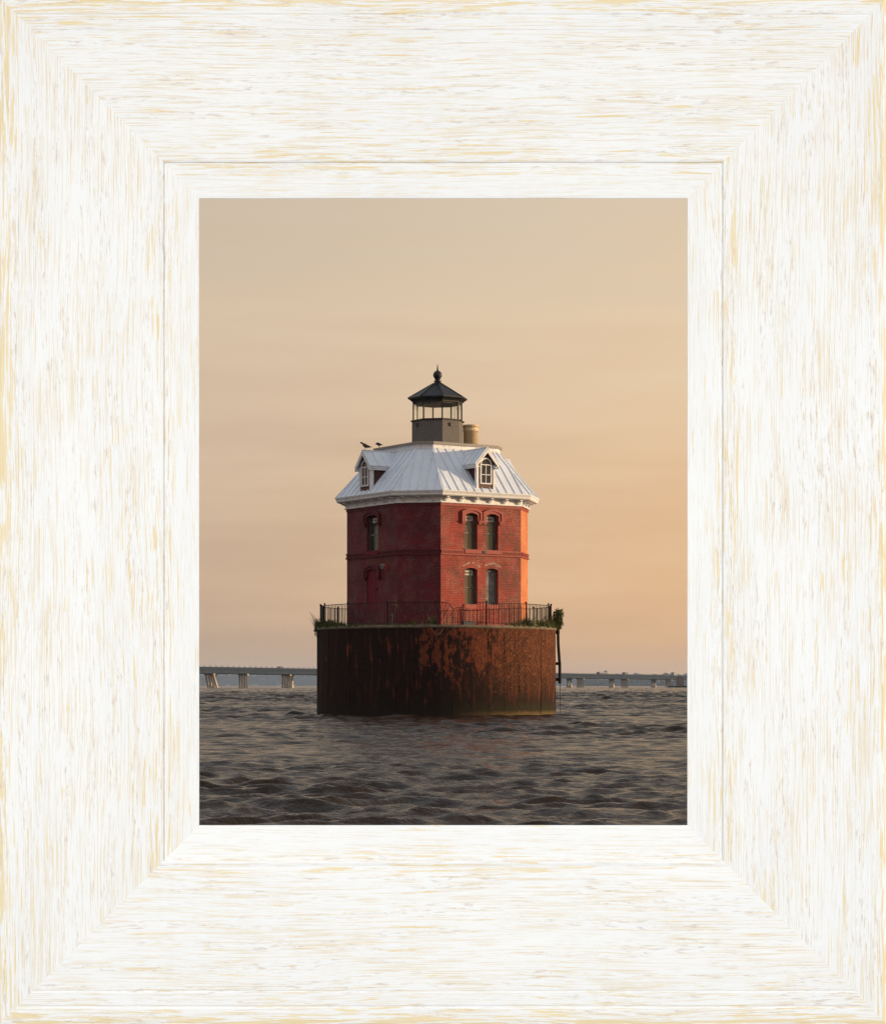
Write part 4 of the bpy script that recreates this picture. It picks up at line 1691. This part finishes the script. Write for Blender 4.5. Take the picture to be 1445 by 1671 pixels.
vehicle("semi_truck", "white cab lorry with a low trailer on the bridge right of the caisson", "truck", 988, -2.2,
        [("trailer", M_TRUCKG, bxf(-17, -1.2, -1.25, 1.25, 1.1, 2.6)), ("cargo", M_TRUCKW, bxf(-16, -2, -1.1, 1.1, 2.602, 3.1)),
         ("cab", M_TRUCKW, hull([(-.6, .7), (4.6, .7), (4.8, 2.2), (3.6, 2.4), (3.2, 4.3), (-.2, 4.4), (-.6, 3.8)], 1.25)),
         ("windscreen", M_VGLASS, hull([(3.62, 2.45), (3.66, 2.45), (3.32, 3.9), (3.26, 3.9)], 1.1))] + wheels((-15, -13.6, .4, 3.6)))
vehicle("van", "grey van alone on the bridge between the two lorries", "van", 1020, -2.2,
        [("body", M_TRUCKG, hull([(-4, .5), (4, .5), (4.1, 1.6), (3.0, 1.9), (1.8, 3.2), (-3.6, 3.3), (-4, 2.8)], 1.1)),
         ("windscreen", M_VGLASS, hull([(3.02, 1.95), (3.06, 1.95), (1.95, 3.1), (1.88, 3.1)], .95))] + wheels((-2.6, 2.6), .42, 1.0))
vehicle("box_truck", "pale box lorry near the right end of the visible bridge", "truck", 1101, -2.2,
        [("box", M_TRUCKW, bxf(-6.5, 1.4, -1.25, 1.25, 1.0, 4.3)), ("cab", M_TRUCKG, hull([(1.5, .7), (4.2, .7), (4.3, 2.0), (3.6, 3.1), (1.5, 3.2)], 1.15)),
         ("windscreen", M_VGLASS, hull([(4.32, 2.05), (4.36, 2.05), (3.66, 3.0), (3.6, 3.0)], 1.0))] + wheels((-4.6, 2.9)))
vehicle("flatbed_truck", "low grey flatbed lorry just left of the pale box lorry", "truck", 1086, -2.2,
        [("bed", M_TRUCKG, bxf(-8, 1, -1.2, 1.2, 1.0, 1.7)), ("cab", M_TRUCKG, hull([(1.1, .7), (3.6, .7), (3.6, 2.0), (3.0, 2.9), (1.1, 2.9)], 1.15)),
         ("windscreen", M_VGLASS, hull([(3.62, 2.02), (3.64, 2.02), (3.06, 2.85), (3.02, 2.85)], 1.0))] + wheels((-6, 2.4)))
vehicle("pickup_truck", "dark pickup on the left stretch of the bridge beside the caisson", "pickup", 457, -2.2,
        [("body", M_TRUCKG, hull([(-3.0, .5), (3.0, .5), (3.0, 1.3), (1.6, 1.5), (.7, 2.3), (-.8, 2.3), (-1.1, 1.5), (-3.0, 1.45)], 1.0)),
         ("windscreen", M_VGLASS, hull([(1.62, 1.52), (1.66, 1.52), (.8, 2.2), (.76, 2.2)], .9))] + wheels((-2, 2), .42, .95))

# solid brown pier with a fender at the far right
pf = P(1109, 1120, 1660)
root = empty("fender_pier", (pf.x, pf.y, 0))
tag(root, "solid brown pier with a dark boat-shaped fender at its foot", "pier")
m = MB()
m.box(-2.6, 2.6, -2, 2, -1, 7.0)
m.box(-2.2, 2.2, -1.7, 1.7, 7.0, 7.9)
obj("shaft", m, simple("brown_pier_concrete", (.20, .145, .12), None, .3, .85), root)
m = MB()
ol = [(-9, 0), (-6, -4), (6, -4), (9, 0), (6, 4), (-6, 4)]
m.loft([[Vector((x * .92, y * .92, -1)) for x, y in ol], [Vector((x, y, .9)) for x, y in ol], [Vector((x * .9, y * .8, 1.2)) for x, y in ol]])
obj("fender", m, M_IRON, root)


# ------------------------------------------------------------------ far shores
def shore(name, label, D, px0, px1, hfun, n, seed, depth):
    random.seed(seed)
    ico = bpy.data.meshes.new("tmp")
    mb = MB()
    gold_ = (1 + 5 ** .5) / 2
    iv_ = [Vector(p).normalized() for p in ((-1, gold_, 0), (1, gold_, 0), (-1, -gold_, 0), (1, -gold_, 0), (0, -1, gold_), (0, 1, gold_), (0, -1, -gold_), (0, 1, -gold_), (gold_, 0, -1), (gold_, 0, 1), (-gold_, 0, -1), (-gold_, 0, 1))]
    if_ = [(0, 11, 5), (0, 5, 1), (0, 1, 7), (0, 7, 10), (0, 10, 11), (1, 5, 9), (5, 11, 4), (11, 10, 2), (10, 7, 6), (7, 1, 8), (3, 9, 4), (3, 4, 2), (3, 2, 6), (3, 6, 8), (3, 8, 9), (4, 9, 5), (2, 4, 11), (6, 2, 10), (8, 6, 7), (9, 8, 1)]
    for _ in range(n):
        px = random.uniform(px0, px1)
        dd = D + random.uniform(0, depth)
        x = (px - CX) * D / FPX
        top = hfun(px) * D / FPX
        r = random.uniform(3.5, 7.0) * D / 4500
        z = random.uniform(0, 1) ** .5 * max(top - r * .9, 1)
        sc = Vector((r * random.uniform(.9, 1.5), r, r * random.uniform(.8, 1.2)))
        rot = random.uniform(0, 6)
        c_, s_ = math.cos(rot), math.sin(rot)
        jit = [random.uniform(.8, 1.2) for _ in range(12)]
        mb.raw([(x + (v.x * c_ - v.y * s_) * sc.x * j, dd + (v.x * s_ + v.y * c_) * sc.y * j, z + v.z * sc.z * j) for v, j in zip(iv_, jit)], if_)
    # solid ground and understorey behind the crowns
    pts = np.linspace(px0, px1, 60)
    fl = [Vector(((p - CX) * D / FPX, D + 8, -1.5)) for p in pts] + [Vector(((p - CX) * D / FPX, D + 8, hfun(p) * D / FPX * .72)) for p in pts]
    bl = [v + Vector((0, depth, 0)) for v in fl]
    k = len(pts)
    mb.raw(fl + bl, [(i, i + 1, k + i + 1, k + i) for i in range(k - 1)] + [(k + i, k + i + 1, 3 * k + i + 1, 3 * k + i) for i in range(k - 1)])
    o = obj(name, mb, M_FAR)
    tag(o, label, "trees", kind='stuff')


def nz1(p, s, seed):
    return mnoise.noise(Vector((p * s, seed, 0)))


shore("far_woods", "hazy blue wooded shore along the horizon behind the bridge", 11000, -500, 1950,
      lambda p: 20.5 + 2.2 * nz1(p, .02, 1.3) + 1.6 * nz1(p, .09, 4.7) - (6 if 906 < p < 950 else 0), 3600, 5, 300)
shore("near_woods", "darker wooded shore behind the right part of the bridge", 7000, 950, 1900,
      lambda p: 12.8 + 1.4 * nz1(p, .03, 8.3) + min(0, (p - 965) * .12), 1300, 6, 200)
for px, w in ((415, 34), (455, 27), (372, 21)):
    p = P(px, 1119, 10960)
    r_ = empty("shore_house", (p.x, p.y, 0))
    tag(r_, {415: "tiny pale house on the far shore, widest of the three", 455: "tiny pale house on the far shore just left of the third bridge bent", 372: "smallest pale house on the far shore near the left edge of the view"}[px], "house", "houses on the far shore")
    m = MB()
    m.box(-w / 2, w / 2, -5, 5, -1, 4.5)
    obj("wall", m, M_TRUCKW, r_)
    m = MB()
    m.loft([[Vector((-w / 2 - .5, -5.5, 4.5)), Vector((w / 2 + .5, -5.5, 4.5)), Vector((w / 2 + .5, 5.5, 4.5)), Vector((-w / 2 - .5, 5.5, 4.5))],
            [Vector((-w / 2, -.3, 7)), Vector((w / 2, -.3, 7)), Vector((w / 2, .3, 7)), Vector((-w / 2, .3, 7))]])
    obj("roof", m, M_TRUCKG, r_)

# ------------------------------------------------------------------ haze
mz, gz = new_mat("haze_air")
vol = gz('ShaderNodeVolumePrincipled', 0, {'Color': (.55, .72, 1.0, 1), 'Density': .00005, 'Anisotropy': .0})
oz = mz.node_tree.nodes.new('ShaderNodeOutputMaterial')
mz.node_tree.links.new(vol, oz.inputs['Volume'])
mb = MB()
mb.box(-4100, 4100, -70, 11900, -3.0, 95)
hz_ = obj("haze", mb, mz)
tag(hz_, "thin evening haze over the bay", "haze", kind='stuff')
